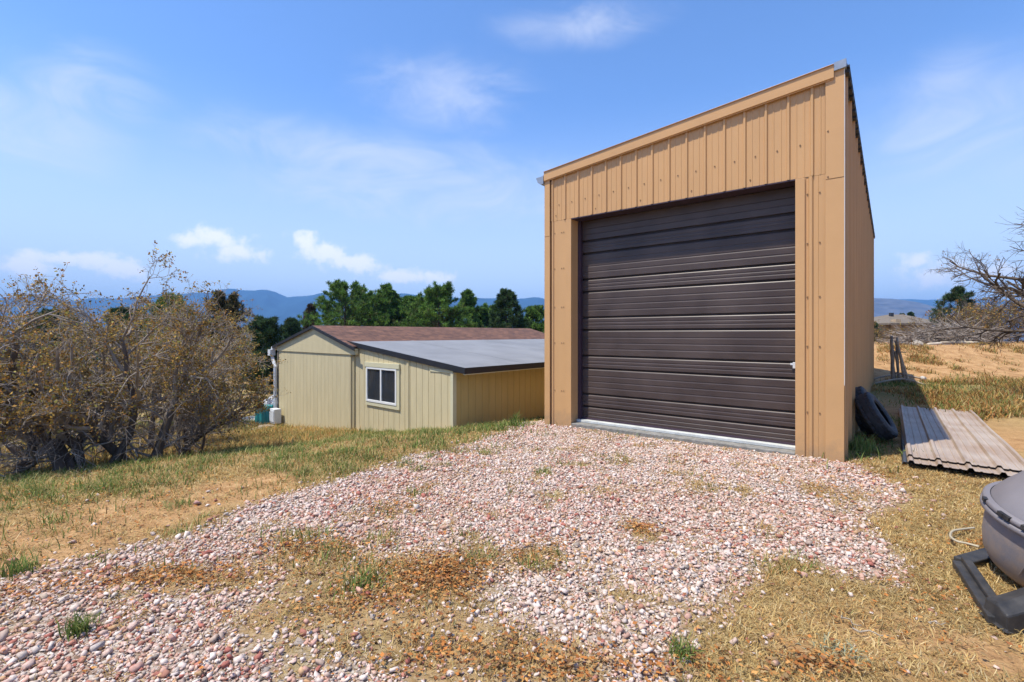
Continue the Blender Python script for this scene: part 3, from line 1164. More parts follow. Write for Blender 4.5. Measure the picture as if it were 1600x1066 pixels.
def rock(name, x, y, s, mat, label, seed, flat=.7, zoff=0.0, group=None):
    r = np.random.default_rng(seed)
    import bmesh
    bm = bmesh.new()
    bmesh.ops.create_icosphere(bm, subdivisions=3, radius=1)
    dirs = r.normal(size=(9, 3))
    dirs /= np.linalg.norm(dirs, axis=1)[:, None]
    lim = r.uniform(.62, .9, 9)
    for v in bm.verts:
        p = np.array(v.co)
        for d, l in zip(dirs, lim):
            k = p @ d
            if k > l: p = p - d * (k - l)
        p = p * (1 + .05 * math.sin(p[0] * 9 + seed) * math.cos(p[1] * 11))
        v.co = Vector((p[0] * s[0], p[1] * s[1], p[2] * s[2]))
    me = bpy.data.meshes.new(name)
    bm.to_mesh(me)
    bm.free()
    o = link(name, me, mat)
    o.location = (x, y, seat(x, y) + s[2] * .45 + zoff)
    o.rotation_euler = (0, 0, r.uniform(0, 3))
    tag(o, label, 'rock', group)
    return o


x, y = gp(610, 683, -1.0)
rock('rock', x, y, (.17, .13, .13), m_rock, 'pink rock in the grass below the shed window', 5, zoff=.02)

c = local_to_world(shed, (-7.86, -.42, 0))
zg = seat(c.x, c.y)
o = MB()
def fl(a, r, z): 
    rr = r * (1 + .10 * math.cos(a * 9))
    return (rr * math.cos(a), rr * math.sin(a), z)
o.lathe([(.0, .0), (.20, .0), (.235, .04), (.235, .25), (.22, .52), (.225, .62), (.19, .62), (.19, .1), (0, .1)], 54, 0, fl)
b = o.build('plastic_bin', m_teal, None, smooth=True)
b.location = (c.x, c.y, zg)
tag(b, 'teal ribbed plastic bin under the shed downspout', 'bin')
c = local_to_world(shed, (-7.47, -.27, 0))
o = MB()
o.box(-.17, .17, -.10, .10, 0, .42)
o.box(-.15, .15, -.115, -.102, .05, .38)
b = o.build('utility_box', m_pvc, None, bevel=.02)
b.location = (c.x, c.y, seat(c.x, c.y) + .12)
b.rotation_euler = (0, 0, SROT)
tag(b, 'light grey utility box at the foot of the shed corner', 'utility box')


def tarp(name, x, y, sx, sy, h, mat, label, seed, cat='tarpaulin'):
    n = 34
    u = np.linspace(-1, 1, n)
    U, W = np.meshgrid(u, u)
    rr = np.sqrt(U ** 2 + W ** 2)
    edge = np.clip(1 - rr ** 3, 0, 1)
    z = h * (edge * (.45 + .9 * fbm(U * 2 + seed, W * 2, 3, seed)) + .12 * np.abs(np.sin(U * 7 + W * 3 + 4 * fbm(U * 2, W * 2, 2, seed + 1))) * edge)
    X, Y = U * sx * (1 - .2 * rr * 0.5), W * sy
    gz = ground_h(x + X.ravel(), y + Y.ravel()).reshape(X.shape) - seat(x, y)
    Z = z + gz + .015
    V = np.stack([X.ravel(), Y.ravel(), Z.ravel()], 1)
    V2 = V.copy(); V2[:, 2] = gz.ravel() - .03
    a = (np.arange(n - 1)[:, None] * n + np.arange(n - 1)[None, :]).ravel()
    keep = (rr.ravel()[a] < 1.02)
    a = a[keep]
    F = np.stack([a, a + 1, a + n + 1, a + n], 1)
    me = np_mesh(name, np.concatenate([V, V2]), [F, F[:, ::-1] + n * n], smooth=True)
    o = link(name, me, mat)
    o.location = (x, y, seat(x, y))
    tag(o, label, cat)
    return o


x, y = at(422, 16.5), 16.5
tarp('tarpaulin', x, y, .55, .5, .62, m_tarp, 'crumpled grey tarpaulin heap behind the white downspout', 3)
x, y = at(404, 15.6), 15.6
tarp('plastic_sheet', x, y, .75, .45, .12, simple('pale_sheet', (.6, .56, .48), var=.15, scale=5), 'pale sheet lying flat left of the teal bin', 9, 'sheet')
for i, (px, D, s, lb) in enumerate([(428, 15.0, (.22, .18, .2), 'grey rock behind the teal bin at the shed corner'),
                                    (414, 13.6, (.28, .12, .08), 'flat brown rock left of the teal bin'),
                                    (398, 13.2, (.22, .14, .07), 'low flat stone farthest left of the shed corner'),
                                    (470, 12.9, (.26, .1, .05), 'thin slab lying against the foot of the gable wall')]):
    rock('rock', at(px, D), D, s, m_rockgrey, lb, 20 + i)


# ------------------------------------------------------------------ tyres
def torus_tyre(Ro=.35, W=.21, n=72):
    mb = MB()
    prof = []
    hw = W / 2
    sec = [(.20, -hw * .75), (.215, -hw * .95), (.26, -hw * 1.05), (.31, -hw), (.335, -hw * .86), (Ro, -hw * .72), (Ro, -hw * .40), (Ro - .008, -hw * .36), (Ro - .008, -hw * .30), (Ro, -hw * .27),
           (Ro, hw * .27), (Ro - .008, hw * .30), (Ro - .008, hw * .36), (Ro, hw * .40), (Ro, hw * .72), (.335, hw * .86), (.31, hw), (.26, hw * 1.05), (.215, hw * .95), (.20, hw * .75),
           (.215, hw * .6), (.27, hw * .82), (.325, hw * .6), (.328, -hw * .6), (.27, -hw * .82), (.215, -hw * .6), (.20, -hw * .75)]
    def f(a, r, z):
        k = int(round(a / (2 * math.pi) * n))
        if r >= Ro - .001 and abs(z) > hw * .38 and k % 3 == 0: r -= .009
        return (r * math.cos(a), r * math.sin(a), z)
    mb.lathe(sec, n, 0, f)
    return mb


ydir = Vector((.621, .784, 0))
xdir = Vector((.784, -.621, 0))
g0 = Vector((3.863, 5.59, 0))
for i, (sy, off, lean_, sc_, lb) in enumerate([(1.72, .22, 30, .98, 'front tyre leaning against the side wall of the tan garage'),
                                               (2.0, .07, 18, 1.0, 'rear tyre behind another against the side wall of the tan garage')]):
    t = torus_tyre().build('tyre', m_tyre, None, smooth=False)
    # wheel axis = wall normal tipped upward
    ya = R(-38.4 - (5 if i == 0 else 2))
    hx = Vector((math.cos(ya), math.sin(ya), 0))
    hy = Vector((-math.sin(ya), math.cos(ya), 0))
    ax = (hx * math.cos(R(lean_)) + Vector((0, 0, 1)) * math.sin(R(lean_)))
    up = hy.cross(ax) * -1
    t.rotation_euler = Matrix((hy, up, hy.cross(up))).transposed().to_euler()
    p = g0 + ydir * sy + xdir * (off + .07)
    p.z = seat(p.x, p.y) + .35 * math.cos(R(lean_)) + .04
    t.location = p
    t.scale = (sc_,) * 3
    tag(t, lb, 'tyre', 'old tyres by the garage')


# ------------------------------------------------------------------ roofing sheets on the ground
def sheet(name, mat, L_, Wd, loc, ang, label, cat, z, tiltx=0, seed=0):
    mb = MB()
    pts = []
    n = 5
    st = Wd / (n - 1) * .985
    for k in range(n):
        c0 = .01 + k * st
        for du, o in ((-.03, 0), (-.014, .028), (.014, .028), (.03, 0)):
            pts.append((c0 + du, o))
        if k < n - 1:
            for cc in (1 / 3, 2 / 3):
                for du, o in ((-.012, 0), (-.007, .006), (.007, .006), (.012, 0)):
                    pts.append((c0 + st * cc + du, o))
    ny = 16
    r = np.random.default_rng(seed)
    ph = r.uniform(0, 6)
    vs, fs = [], []
    for lay in (0, -.004):
        for j in range(ny + 1):
            y = L_ * j / ny
            for u, o in pts:
                vs.append((u, y, o + lay + .006 * math.sin(y * 2.2 + ph + u * 2) + tiltx * u))
    m = len(pts)
    for j in range(ny):
        for i in range(m - 1):
            a = j * m + i
            fs.append((a, a + 1, a + m + 1, a + m))
            b = a + (ny + 1) * m
            fs.append((b, b + m, b + m + 1, b + 1))
    o2 = (ny + 1) * m
    for i in range(m - 1):
        fs.append((i, o2 + i, o2 + i + 1, i + 1))
        a = ny * m + i
        fs.append((a, a + 1, o2 + a + 1, o2 + a))
    for j in range(ny):
        a = j * m
        fs.append((a, a + m, o2 + a + m, o2 + a))
        a = j * m + m - 1
        fs.append((a, o2 + a, o2 + a + m, a + m))
    mb.add(vs, fs)
    o = mb.build(name, mat)
    o.location = (loc[0], loc[1], z)
    o.rotation_euler = (0, 0, ang)
    tag(o, label, cat, 'metal sheets stacked on the ground')
    return o


sx, sy = 4.42, 5.28
sheet('metal_sheet', m_panel, 4.75, .97, (sx + .11, sy + .16), GROT + .0, 'uppermost ribbed tan metal sheet of the ground stack', 'metal sheet', .105, .0, 1)
sheet('metal_sheet', m_panel, 4.75, .97, (sx - .02, sy - .01), GROT + .006, 'second tan metal sheet, poking out from under the top one', 'metal sheet', .074, .0, 2)
sheet('metal_sheet', simple('slate_metal', (.05, .055, .065), rough=.45), 4.5, .99, (sx + .02, sy + .12), GROT - .01, 'dark slate metal sheet at the bottom of the stack', 'metal sheet', .022, .0, 3)
for k, yy in enumerate((.5, 2.4, 4.3)):
    mb = MB(); mb.box(0, .95, -.045, .045, 0, .09)
    o = mb.build('wood_block', m_stakedark, None, bevel=.004)
    p = Vector((sx, sy, 0)) + xdir * .04 + ydir * yy
    o.location = (p.x, p.y, -.073)
    o.rotation_euler = (0, 0, GROT)
    tag(o, ['timber bearer under the near end of the metal sheets', 'timber bearer under the middle of the metal sheets', 'timber bearer under the far end of the metal sheets'][k], 'timber')


# ------------------------------------------------------------------ compost tumbler at the right edge
def composter():
    cx, cy = 3.31, 2.76
    root = empty('compost_tumbler', (cx, cy, 0), 0, 'grey plastic compost tumbler on a black base at the right edge', 'composter')
    T = Matrix.Translation((0, 0, .40)) @ Matrix.Rotation(R(13), 4, 'X') @ Matrix.Translation((0, 0, -.52))
    def f(a, r, z):
        v = T @ Vector((r * math.cos(a), r * math.sin(a), z))
        return (v.x, v.y, v.z)
    d = MB()
    d.lathe([(0, .10), (.22, .103), (.30, .125), (.345, .165), (.375, .22), (.392, .30), (.398, .40), (.395, .485), (.393, .50)], 64, 0, f)
    drum = d.build('drum', m_drum, root, smooth=True)
    d = MB()
    d.lathe([(.385, .485), (.425, .485), (.432, .492), (.432, .512), (.426, .518), (.40, .518)], 64, 0, f)
    d.lathe([(.385, .522), (.420, .522), (.428, .530), (.428, .548), (.42, .556), (.395, .560)], 64, 0, f)
    d.build('rim', m_drum, root, smooth=True)
    d = MB()
    d.lathe([(.392, .558), (.385, .575), (.345, .64), (.26, .755), (.19, .84), (.165, .86), (.14, .867), (0, .87)], 64, 0, f)
    d.build('lid', m_drum, root, smooth=True)
    # clips on the rim
    for ang in (150, 172, 177, 190, 196, 230, 250):
        d = MB()
        a = R(ang)
        c = T @ Vector((.43 * math.cos(a), .43 * math.sin(a), .540))
        s = .018
        pts = []
        for zz in (-.012, .012):
            for rr, tt in ((-.012, -s), (.008, -s), (.008, s), (-.012, s)):
                v = T @ Vector(((.43 + rr) * math.cos(a) - tt * math.sin(a), (.43 + rr) * math.sin(a) + tt * math.cos(a), .545 + zz))
                pts.append(v)
        d.hexa(pts)
        d.build('clip', m_black, root)
    # fin down the drum
    d = MB()
    a = R(196)
    vs = []
    for k in range(9):
        t = k / 8
        z = .46 - .30 * t
        rr = float(np.interp(z, [.165, .22, .30, .40, .485], [.345, .375, .392, .398, .395])) - .002
        w = .006 + .002 * t
        h = .012 * math.sin(math.pi * min(1, t * 1.1))
        aa = a - .18 * t * t
        for (dr, da) in ((0, -w / rr), (h, 0), (0, w / rr)):
            v = T @ Vector(((rr + dr) * math.cos(aa + da), (rr + dr) * math.sin(aa + da), z))
            vs.append(v)
    d.add(vs, [(3 * k + j, 3 * k + j + 1, 3 * k + j + 4, 3 * k + j + 3) for k in range(8) for j in range(2)])
    d.build('fin', m_drum, root, smooth=True)
    # base: a long channel on the ground at the left and a flared cradle
    b = MB()
    def w(px, py, z):
        X, Y = gp(px, py, z)
        return Vector((X - cx, Y - cy, z))
    p0, p1 = w(1500, 886, .03), w(1552, 968, .03)
    p2, p3 = w(1534, 868, .06), w(1640, 1010, .05)
    def bar(a, b_, wd, h, m=0, z0=0.0):
        a, b_ = Vector(a), Vector(b_)
        t = (b_ - a); t.z = 0; t.normalize()
        n = Vector((-t.y, t.x, 0)) * wd / 2
        b.hexa([(a - n), (b_ - n), (b_ + n), (a + n), (a - n) + Vector((0, 0, h)), (b_ - n) + Vector((0, 0, h)), (b_ + n) + Vector((0, 0, h)), (a + n) + Vector((0, 0, h))], m)
    g0_ = Vector((0, 0, -.01))
    A = Vector((2.90 - cx, 3.07 - cy, 0))
    Bp = Vector((2.52 - cx, 2.46 - cy, 0))
    bar(A + g0_, Bp + g0_, .10, .045)
    bar(A + Vector((.02, 0, .036)), Bp + Vector((.02, .0, .036)), .045, .03)
    bar(A + Vector((0.02, .02, -.01)), A + Vector((.62, .25, -.01)), .10, .05)
    b.build('base_rail', m_black, root, bevel=.006)
    # cradle: flared curved plate from the near corner up under the drum
    b = MB()
    n = 14
    vs = []
    for k in range(n + 1):
        t = k / n
        x = Bp.x - .03 + .62 * t
        y = Bp.y - .06 + .02 * t
        zt = .10 + .30 * (t ** 1.3)
        zb = .0 if t < .2 else .10 * (t - .2) ** 1.2
        dy = .16 - .05 * t
        vs += [(x, y, zb), (x, y - .0, zt * .8), (x + .03, y + dy * .5, zt), (x + .05, y + dy, zt * .9), (x + .03, y + dy, zb)]
    fs = []
    for k in range(n):
        for j in range(4):
            a = k * 5 + j
            fs.append((a, a + 5, a + 6, a + 1))
        fs.append((k * 5 + 4, k * 5, k * 5 + 5, k * 5 + 9))
    fs.append((0, 1, 2, 3, 4)); fs.append(tuple(n * 5 + j for j in (4, 3, 2, 1, 0)))
    b.add(vs, fs)
    b.build('cradle', m_black, root, smooth=False, bevel=.01)
    return root


composter()


def hose():
    pts = [gp(1522, 828, .02), gp(1505, 830, .02), gp(1489, 833, .02), (gp(1485, 841, .02)), gp(1495, 849, .02), gp(1512, 853, .02), gp(1530, 858, .02)]
    P = [Vector((a, b_, .035)) for a, b_ in pts]
    out = []
    for i in range(len(P) - 1):
        p0, p1, p2, p3 = P[max(i - 1, 0)], P[i], P[i + 1], P[min(i + 2, len(P) - 1)]
        for k in range(6):
            t = k / 6
            out.append(.5 * ((2 * p1) + (-p0 + p2) * t + (2 * p0 - 5 * p1 + 4 * p2 - p3) * t * t + (-p0 + 3 * p1 - 3 * p2 + p3) * t ** 3))
    out.append(P[-1])
    mb = MB()
    mb.tube(out, .008, 8)
    tag(mb.build('garden_hose', m_hose, smooth=True), 'thin beige hose curling on dry grass beside the compost tumbler', 'hose')


hose()


# ------------------------------------------------------------------ stakes, hoops, logs on the bank
def stakes():
    cx, cy = at(1407, 14.6), 14.6
    z0 = seat(cx, cy)
    root = empty('pole_bundle', (cx, cy, z0), 0, 'bundle of weathered poles standing upright on the dirt bank', 'poles')
    k = 14.6 / FPX
    for (bx, tx, by, ty, zt, r, m) in [(-12, -14, 0, .0, 74, .045, m_stakedark), (-6, -8, .12, .1, 60, .035, m_log), (0, -4, .05, .05, 56, .035, m_stakedark), (2, -12, .2, .1, 52, .03, m_log),
                                       (8, -6, .0, 0, 72, .04, m_log), (12, -5, -.04, .06, 66, .042, m_log), (6, -9, .15, .0, 50, .03, m_stakedark)]:
        mb = MB()
        n = 6
        mb.tube([(bx * k + (tx - bx) * k * i / n + .008 * math.sin(i * 2 + bx), by + (ty - by) * i / n, -.05 + (zt * k + .05) * i / n) for i in range(n + 1)], [r, r * .95, r * .95, r * .9, r * .9, r * .85, r * .8], 8)
        mb.build('pole', m, root, smooth=True)
    for zz in (.95, .30):
        mb = MB()
        mb.tube([(-.02 + .20 * math.cos(a), .06 + .16 * math.sin(a), zz) for a in [i * math.pi / 8 for i in range(17)]], .012, 6)
        mb.build('lashing', m_stakedark, root)
    def arc(p, name, label, r):
        P = [Vector((at(px, D), D, 0)) for px, D in p]
        zs = [seat(v.x, v.y) for v in P]
        out = []
        for i, v in enumerate(P): out.append(Vector((v.x, v.y, zs[i] + p_z[i])))
        mb = MB()
        mb.tube(out, r, 8)
        tag(mb.build(name, m_log, smooth=True), label, 'hoop')
    p_z = [.02, .07, .12, .14, .14, .12, .07, .02]
    arc([(1354, 14.05), (1366, 14.2), (1382, 14.3), (1396, 14.35), (1410, 14.35), (1422, 14.25), (1434, 14.15), (1446, 14.0)], 'wooden_hoop', 'nearer bent wooden hoop at the foot of the pole bundle', .03)
    p_z = [.08, .10, .12, .12, .12, .12, .1, .08]
    arc([(1364, 15.3), (1376, 15.4), (1388, 15.4), (1400, 15.4), (1412, 15.4), (1422, 15.4), (1432, 15.3), (1440, 15.2)], 'wooden_hoop', 'farther wooden hoop behind the pole bundle with a round knob', .03)
    x, y = at(1443, 15.2), 15.2
    rock('ball', x, y, (.09, .09, .09), simple('pale_ball', (.5, .48, .44)), 'pale round ball at the end of the farther hoop', 77, zoff=.05)['category'] = 'ball'


stakes()
for i, (px, D, ln, r, a, lb, m) in enumerate([(1461, 19.6, .62, .07, .1, 'short pale log lying beside the flat stone on the bank', simple('pale_log', (.5, .42, .32), var=.2)), (1484, 20.2, .75, .08, .05, 'brown log at the foot of the branch pile', m_log),
                                           (1508, 20.3, .95, .08, -.25, 'long pale log slanting at the right end of the branch pile', simple('tan_log', (.48, .40, .28), var=.2))]):
    x = at(px, D)
    mb = MB()
    mb.tube([(-ln / 2, 0, 0), (-ln / 4, .01, .005), (0, -.01, 0), (ln / 4, 0, .01), (ln / 2, .02, 0)], [r, r * 1.05, r, r * .95, r * .9], 10)
    o = mb.build('log', m, smooth=True)
    o.location = (x, D, seat(x, D) + r * .8)
    o.rotation_euler = (0, R(-4 + 3 * i), a)
    tag(o, lb, 'log')
x = at(1434, 19.4)
rock('rock', x, 19.4, (.34, .2, .16), m_rockgrey, 'flat grey stone on the dirt bank left of the logs', 41)


# ------------------------------------------------------------------ distant house
def far_house():
    D = 60.0
    def X(px): return at(px, D)
    def Z(py): return EYE + (HY - py) * D / FPX
    root = empty('house', (X(1420), D, -6), 0, 'distant tan house with a sloping roof beyond the bare brush', 'house')
    def loc(px, dy, py): return (X(px) - X(1420), dy, Z(py) + 6)
    mt = simple('house_wall', (.26, .19, .11), var=.1)
    mr = simple('house_roof', (.17, .135, .095), var=.15, scale=3)
    w = MB()
    x0, x1 = X(1388) - X(1420), X(1462) - X(1420)
    w.box(x0, x1, .5, 9, 0, Z(506) + 6)
    w.build('wall', mt, root)
    w = MB()
    w.box(X(1396) - X(1420), X(1404) - X(1420), -.4, .45, 2, Z(499) + 6)
    w.build('bay', simple('house_pale', (.45, .33, .20)), root)
    r = MB()
    a, b_, c_, d_ = loc(1382, -.6, 505), loc(1470, -.6, 520), loc(1470, 6, 490), loc(1439, 6, 490)
    e = Vector((0, 0, .25))
    v = [Vector(p) for p in (loc(1382, -.8, 505), loc(1470, -.8, 505), loc(1462, 5, 489), loc(1438, 5, 489))]
    v2 = [Vector(p) for p in (loc(1382, 11, 505), loc(1470, 11, 505))]
    r.add([*v, *v2], [(0, 1, 2, 3), (4, 0, 3), (1, 5, 2), (5, 4, 3, 2)])
    r.add([p + Vector((0, 0, -.22)) for p in (v[0], v[1], v2[1], v2[0])] + [v[0], v[1], v2[1], v2[0]], [(3, 2, 1, 0), (0, 1, 5, 4), (1, 2, 6, 5), (2, 3, 7, 6), (3, 0, 4, 7)])
    r.build('roof', mr, root)
    c = MB()
    cx_ = X(1427) - X(1420)
    c.box(cx_, cx_ + .35, 3.5, 3.9, 6, Z(487) + 6)
    c.build('chimney', m_dark, root)


far_house()


# ------------------------------------------------------------------ vegetation generators
def tube_batch(P, Rr, S):
    """P (M,K,3) R (M,K) -> verts, quads"""
    M_, K, _ = P.shape
    t = np.empty_like(P)
    t[:, 1:-1] = P[:, 2:] - P[:, :-2]
    t[:, 0] = P[:, 1] - P[:, 0]
    t[:, -1] = P[:, -1] - P[:, -2]
    t /= np.linalg.norm(t, axis=2, keepdims=True) + 1e-9
    mean = P[:, -1] - P[:, 0]
    mean /= np.linalg.norm(mean, axis=1, keepdims=True) + 1e-9
    ref = np.where(np.abs(mean[:, 2:3]) > .75, np.array([[1., 0, 0]]), np.array([[0, 0, 1.]]))
    a = np.cross(t, ref[:, None, :])
    a /= np.linalg.norm(a, axis=2, keepdims=True) + 1e-9
    b = np.cross(t, a)
    th = np.arange(S) * 2 * np.pi / S
    V = P[:, :, None, :] + Rr[:, :, None, None] * (np.cos(th)[None, None, :, None] * a[:, :, None, :] + np.sin(th)[None, None, :, None] * b[:, :, None, :])
    V = V.reshape(-1, 3)
    m, k, s = np.meshgrid(np.arange(M_), np.arange(K - 1), np.arange(S), indexing='ij')
    base = m * K * S + k * S
    s2 = (s + 1) % S
    F = np.stack([base + s, base + s2, base + S + s2, base + S + s], -1).reshape(-1, 4)
    return V, F


class Veg:
    def __init__(s): s.V, s.F, s.n = [], [], 0

    def add(s, V, F):
        s.V.append(V); s.F.append(F + s.n); s.n += len(V)

    def mesh(s, name, smooth=True):
        return np_mesh(name, np.concatenate(s.V), [np.concatenate(s.F)], smooth=smooth)


def grow(r, P0, D0, L0, R0, K, wob, up=0.0):
    """vectorised branches: starts P0 (M,3), dirs D0, lengths L0, radii R0"""
    M_ = len(P0)
    P = np.empty((M_, K, 3)); P[:, 0] = P0
    d = D0.copy()
    for k in range(1, K):
        d = d + r.normal(size=(M_, 3)) * wob
        d[:, 2] += up
        d /= np.linalg.norm(d, axis=1, keepdims=True)
        P[:, k] = P[:, k - 1] + d * (L0 / (K - 1))[:, None]
    t = np.linspace(0, 1, K)[None, :]
    Rr = R0[:, None] * (1 - .62 * t)
    return P, Rr, d


def kids(r, P, Rr, n, t0, t1, spread, lr, rr, L0, up=.0):
    """n children per branch"""
    M_, K, _ = P.shape
    t = r.uniform(t0, t1, (M_, n)) * (K - 1)
    i = np.minimum(t.astype(int), K - 2)
    f = (t - i)[..., None]
    mi = np.arange(M_)[:, None]
    p = P[mi, i] * (1 - f) + P[mi, i + 1] * f
    ax = P[mi, i + 1] - P[mi, i]
    ax /= np.linalg.norm(ax, axis=2, keepdims=True) + 1e-9
    rd = Rr[mi, i]
    g = r.normal(size=(M_, n, 3))
    g -= (g * ax).sum(2, keepdims=True) * ax
    g /= np.linalg.norm(g, axis=2, keepdims=True) + 1e-9
    s = r.uniform(spread * .6, spread * 1.3, (M_, n, 1))
    d = ax * np.cos(s) + g * np.sin(s)
    d[..., 2] += up
    d /= np.linalg.norm(d, axis=2, keepdims=True)
    L = L0[:, None] * r.uniform(lr * .6, lr * 1.25, (M_, n)) * (1 - .35 * (t / (K - 1)))
    return p.reshape(-1, 3), d.reshape(-1, 3), L.ravel(), np.minimum((rd * rr), rd * .9).ravel()


def leaf_cards(r, P, n, size, spread, cols, cw, elong=1.6, up=.2):
    """n small bent leaves per point; returns V,F(quads),col"""
    M_ = len(P)
    c = np.repeat(P, n, 0) + r.normal(size=(M_ * n, 3)) * spread
    N = len(c)
    a = r.normal(size=(N, 3)); a[:, 2] += up
    a /= np.linalg.norm(a, axis=1, keepdims=True)
    b = np.cross(a, r.normal(size=(N, 3)))
    b /= np.linalg.norm(b, axis=1, keepdims=True) + 1e-9
    s = size * r.uniform(.55, 1.35, (N, 1))
    w = s / elong
    nrm = np.cross(a, b)
    V = np.stack([c, c + a * s * .5 + b * w * .5 + nrm * s * .12, c + a * s, c + a * s * .5 - b * w * .5 + nrm * s * .12], 1).reshape(-1, 3)
    F = np.arange(N * 4).reshape(N, 4)
    cols = np.array(cols)
    ci = r.choice(len(cols), N, p=np.array(cw) / sum(cw))
    col = cols[ci] * r.uniform(.7, 1.3, (N, 1))
    return V, F, np.repeat(col, 4, 0)


OAKC = [(.38, .21, .05), (.50, .31, .07), (.27, .18, .055), (.34, .30, .075), (.40, .19, .06), (.19, .14, .055)]


def oak(name, loc, H, seed, label, group, lean_=(0, 0), stems=1, dens=1.0, leaf=1.0, thick=1.0, cat='tree', spread=1.0, bare=False, hue=0, low=True, zfix=None):
    r = np.random.default_rng(seed)
    x, y = loc
    root = empty(name, (x, y, seat(x, y) if zfix is None else zfix), 0, label, cat, group)
    tr, br = Veg(), Veg()
    P0 = np.stack([r.uniform(-.12, .12, stems) * (stems > 1), r.uniform(-.1, .1, stems) * (stems > 1), np.full(stems, -.08)], 1)
    D0 = r.normal(size=(stems, 3)) * .22 + np.array([lean_[0], lean_[1], 1.0])
    D0 /= np.linalg.norm(D0, axis=1, keepdims=True)
    L0 = H * r.uniform(.55, .75, stems)
    R0 = np.full(stems, .058 * thick * H / 3)
    P, Rr, d = grow(r, P0, D0, L0, R0, 8, .16, .03)
    Rr[:, 0] *= 1.45
    tr.add(*tube_batch(P, Rr, 9))
    n1 = int(6 * dens) + 1
    p, dd, L1, r1 = kids(r, P, Rr, n1, .30, 1.0, .85 * spread, .75, .62, L0, .12)
    L1 = np.maximum(L1, .5)
    # the stem's own tip forks
    P1, R1, _ = grow(r, p, dd, L1, r1, 6, .20, .05)
    br.add(*tube_batch(P1, R1, 6))
    n2 = int(6 * dens)
    p, dd, L2, r2 = kids(r, P1, R1, n2, .2, 1.0, .8, .62, .55, L1, .06)
    P2, R2, _ = grow(r, p, dd, L2, r2, 5, .24, .03)
    br.add(*tube_batch(P2, R2, 4))
    n3 = int(5 * dens)
    p, dd, L3, r3 = kids(r, P2, R2, n3, .2, 1.0, .8, .6, .6, L2, .03)
    P3, R3, _ = grow(r, p, dd, L3, np.maximum(r3, .0032), 4, .28, .02)
    br.add(*tube_batch(P3, R3, 3))
    p, dd, L4, r4 = kids(r, P3, R3, 3, .15, 1.0, .8, .6, .8, L3, .02)
    P4, R4, _ = grow(r, p, dd, L4, np.maximum(r4, .0026), 3, .25, .0)
    br.add(*tube_batch(P4, R4, 3))
    if low:
        # dead tangle and suckers low down
        p, dd, L5, r5 = kids(r, P, Rr, int(6 * dens), .08, .6, 1.2, .5, .25, L0, -.05)
        P5, R5, _ = grow(r, p, dd, L5, np.maximum(r5, .006), 5, .3, -.02)
        br.add(*tube_batch(P5, R5, 4))
        p, dd, L6, r6 = kids(r, P5, R5, 7, .2, 1, .9, .55, .6, L5)
        P6, R6, _ = grow(r, p, dd, L6, np.maximum(r6, .0035), 4, .3, .0)
        br.add(*tube_batch(P6, R6, 3))
        p, dd, L7, r7 = kids(r, P6, R6, 4, .2, 1, .9, .55, .6, L6)
        P7, R7, _ = grow(r, p, dd, L7, np.maximum(r7, .0026), 3, .3, .0)
        br.add(*tube_batch(P7, R7, 3))
    link('trunk', tr.mesh('trunk'), m_bark, root)
    link('branches', br.mesh('branches'), m_bark if (bare or cat == 'shrub') else m_twig, root)
    if leaf > 0:
        ends = P4[:, -1]
        ends = ends[r.uniform(size=len(ends)) < .72 * leaf]
        w = [3, 1.6, 2.4, 1.6 + hue * 3, 1, 2]
        V, F, C = leaf_cards(r, ends, 5, .035, .019, OAKC, w)
        link('leaves', np_mesh('leaves', V, [F], col=C), m_leaf, root)
    return root


def copy_tree(o, loc, rz, s, label):
    c = o.copy(); sc.collection.objects.link(c)
    c.location = loc; c.rotation_euler = (0, 0, rz); c.scale = (s, s, s)
    c['label'] = label
    for ch in list(o.children):
        k = ch.copy(); sc.collection.objects.link(k); k.parent = c
    return c


GO = 'gambel oaks along the left edge of the yard'
# (px, py of the base, height, lean, stems, thick, leaf, label)
front = [
    (104, 752, 2.55, (-.55, .05), 2, 1.35, .8, 'dark oak leaning hard left, nearest the left edge'),
    (168, 738, 2.7, (.05, .0), 1, 1.1, 1.0, 'tallest oak of the thicket, under the left cloud'),
    (128, 738, 2.8, (-.2, .1), 2, 1.3, 1.0, 'forked oak just right of the leaning dark oak'),
    (200, 728, 3.0, (-.15, .0), 1, 1.2, 1.0, 'oak with a bent trunk in the middle of the thicket'),
    (240, 730, 2.65, (.08, .0), 1, 1.35, 1.0, 'straight stout oak right of the thicket middle'),
    (276, 718, 2.45, (.05, .05), 1, 1.0, 1.1, 'oak with orange leaves second from the shed side'),
    (300, 716, 2.15, (.12, .05), 3, .5, .8, 'slender many-stemmed oak nearest the shed'),
    (22, 760, 3.1, (-.1, .0), 1, 1.2, 1.0, 'oak cut by the left border of the photo'),
    (-90, 770, 3.1, (.1, .1), 2, 1.3, 1.0, 'oak just outside the left border'),
]
for i, (px, py, H, ln, st, th, lf, lb) in enumerate(front):
    X_, Y_ = gp(px, py, -.42)
    oak('oak_tree', (X_, Y_), H, 100 + i, lb, GO, ln, st, 1.0, lf, th)
back = [
    (60, 8.6, 3.0, .9, 'oak behind the leaning one at the far left'), (150, 9.2, 3.15, 1.0, 'oak behind the tallest one'),
    (235, 9.0, 3.0, 1.2, 'oak behind the stout straight one'), (296, 9.6, 3.0, 1.2, 'leafy oak filling behind the thicket middle'),
    (300, 10.8, 3.0, 1.1, 'leafy back oak seen through the slender stems'), (-20, 9.4, 3.1, .9, 'back oak at the left border'),
    (345, 15.5, 3.4, 1.2, 'orange-leaved oak left of the shed roof'), (300, 13.5, 3.8, 1.2, 'oak far behind the thicket on the right side'),
    (200, 13.0, 4.0, 1.2, 'oak far behind the thicket middle'), (100, 12.5, 4.0, 1.2, 'oak far behind the thicket at the left'),
]
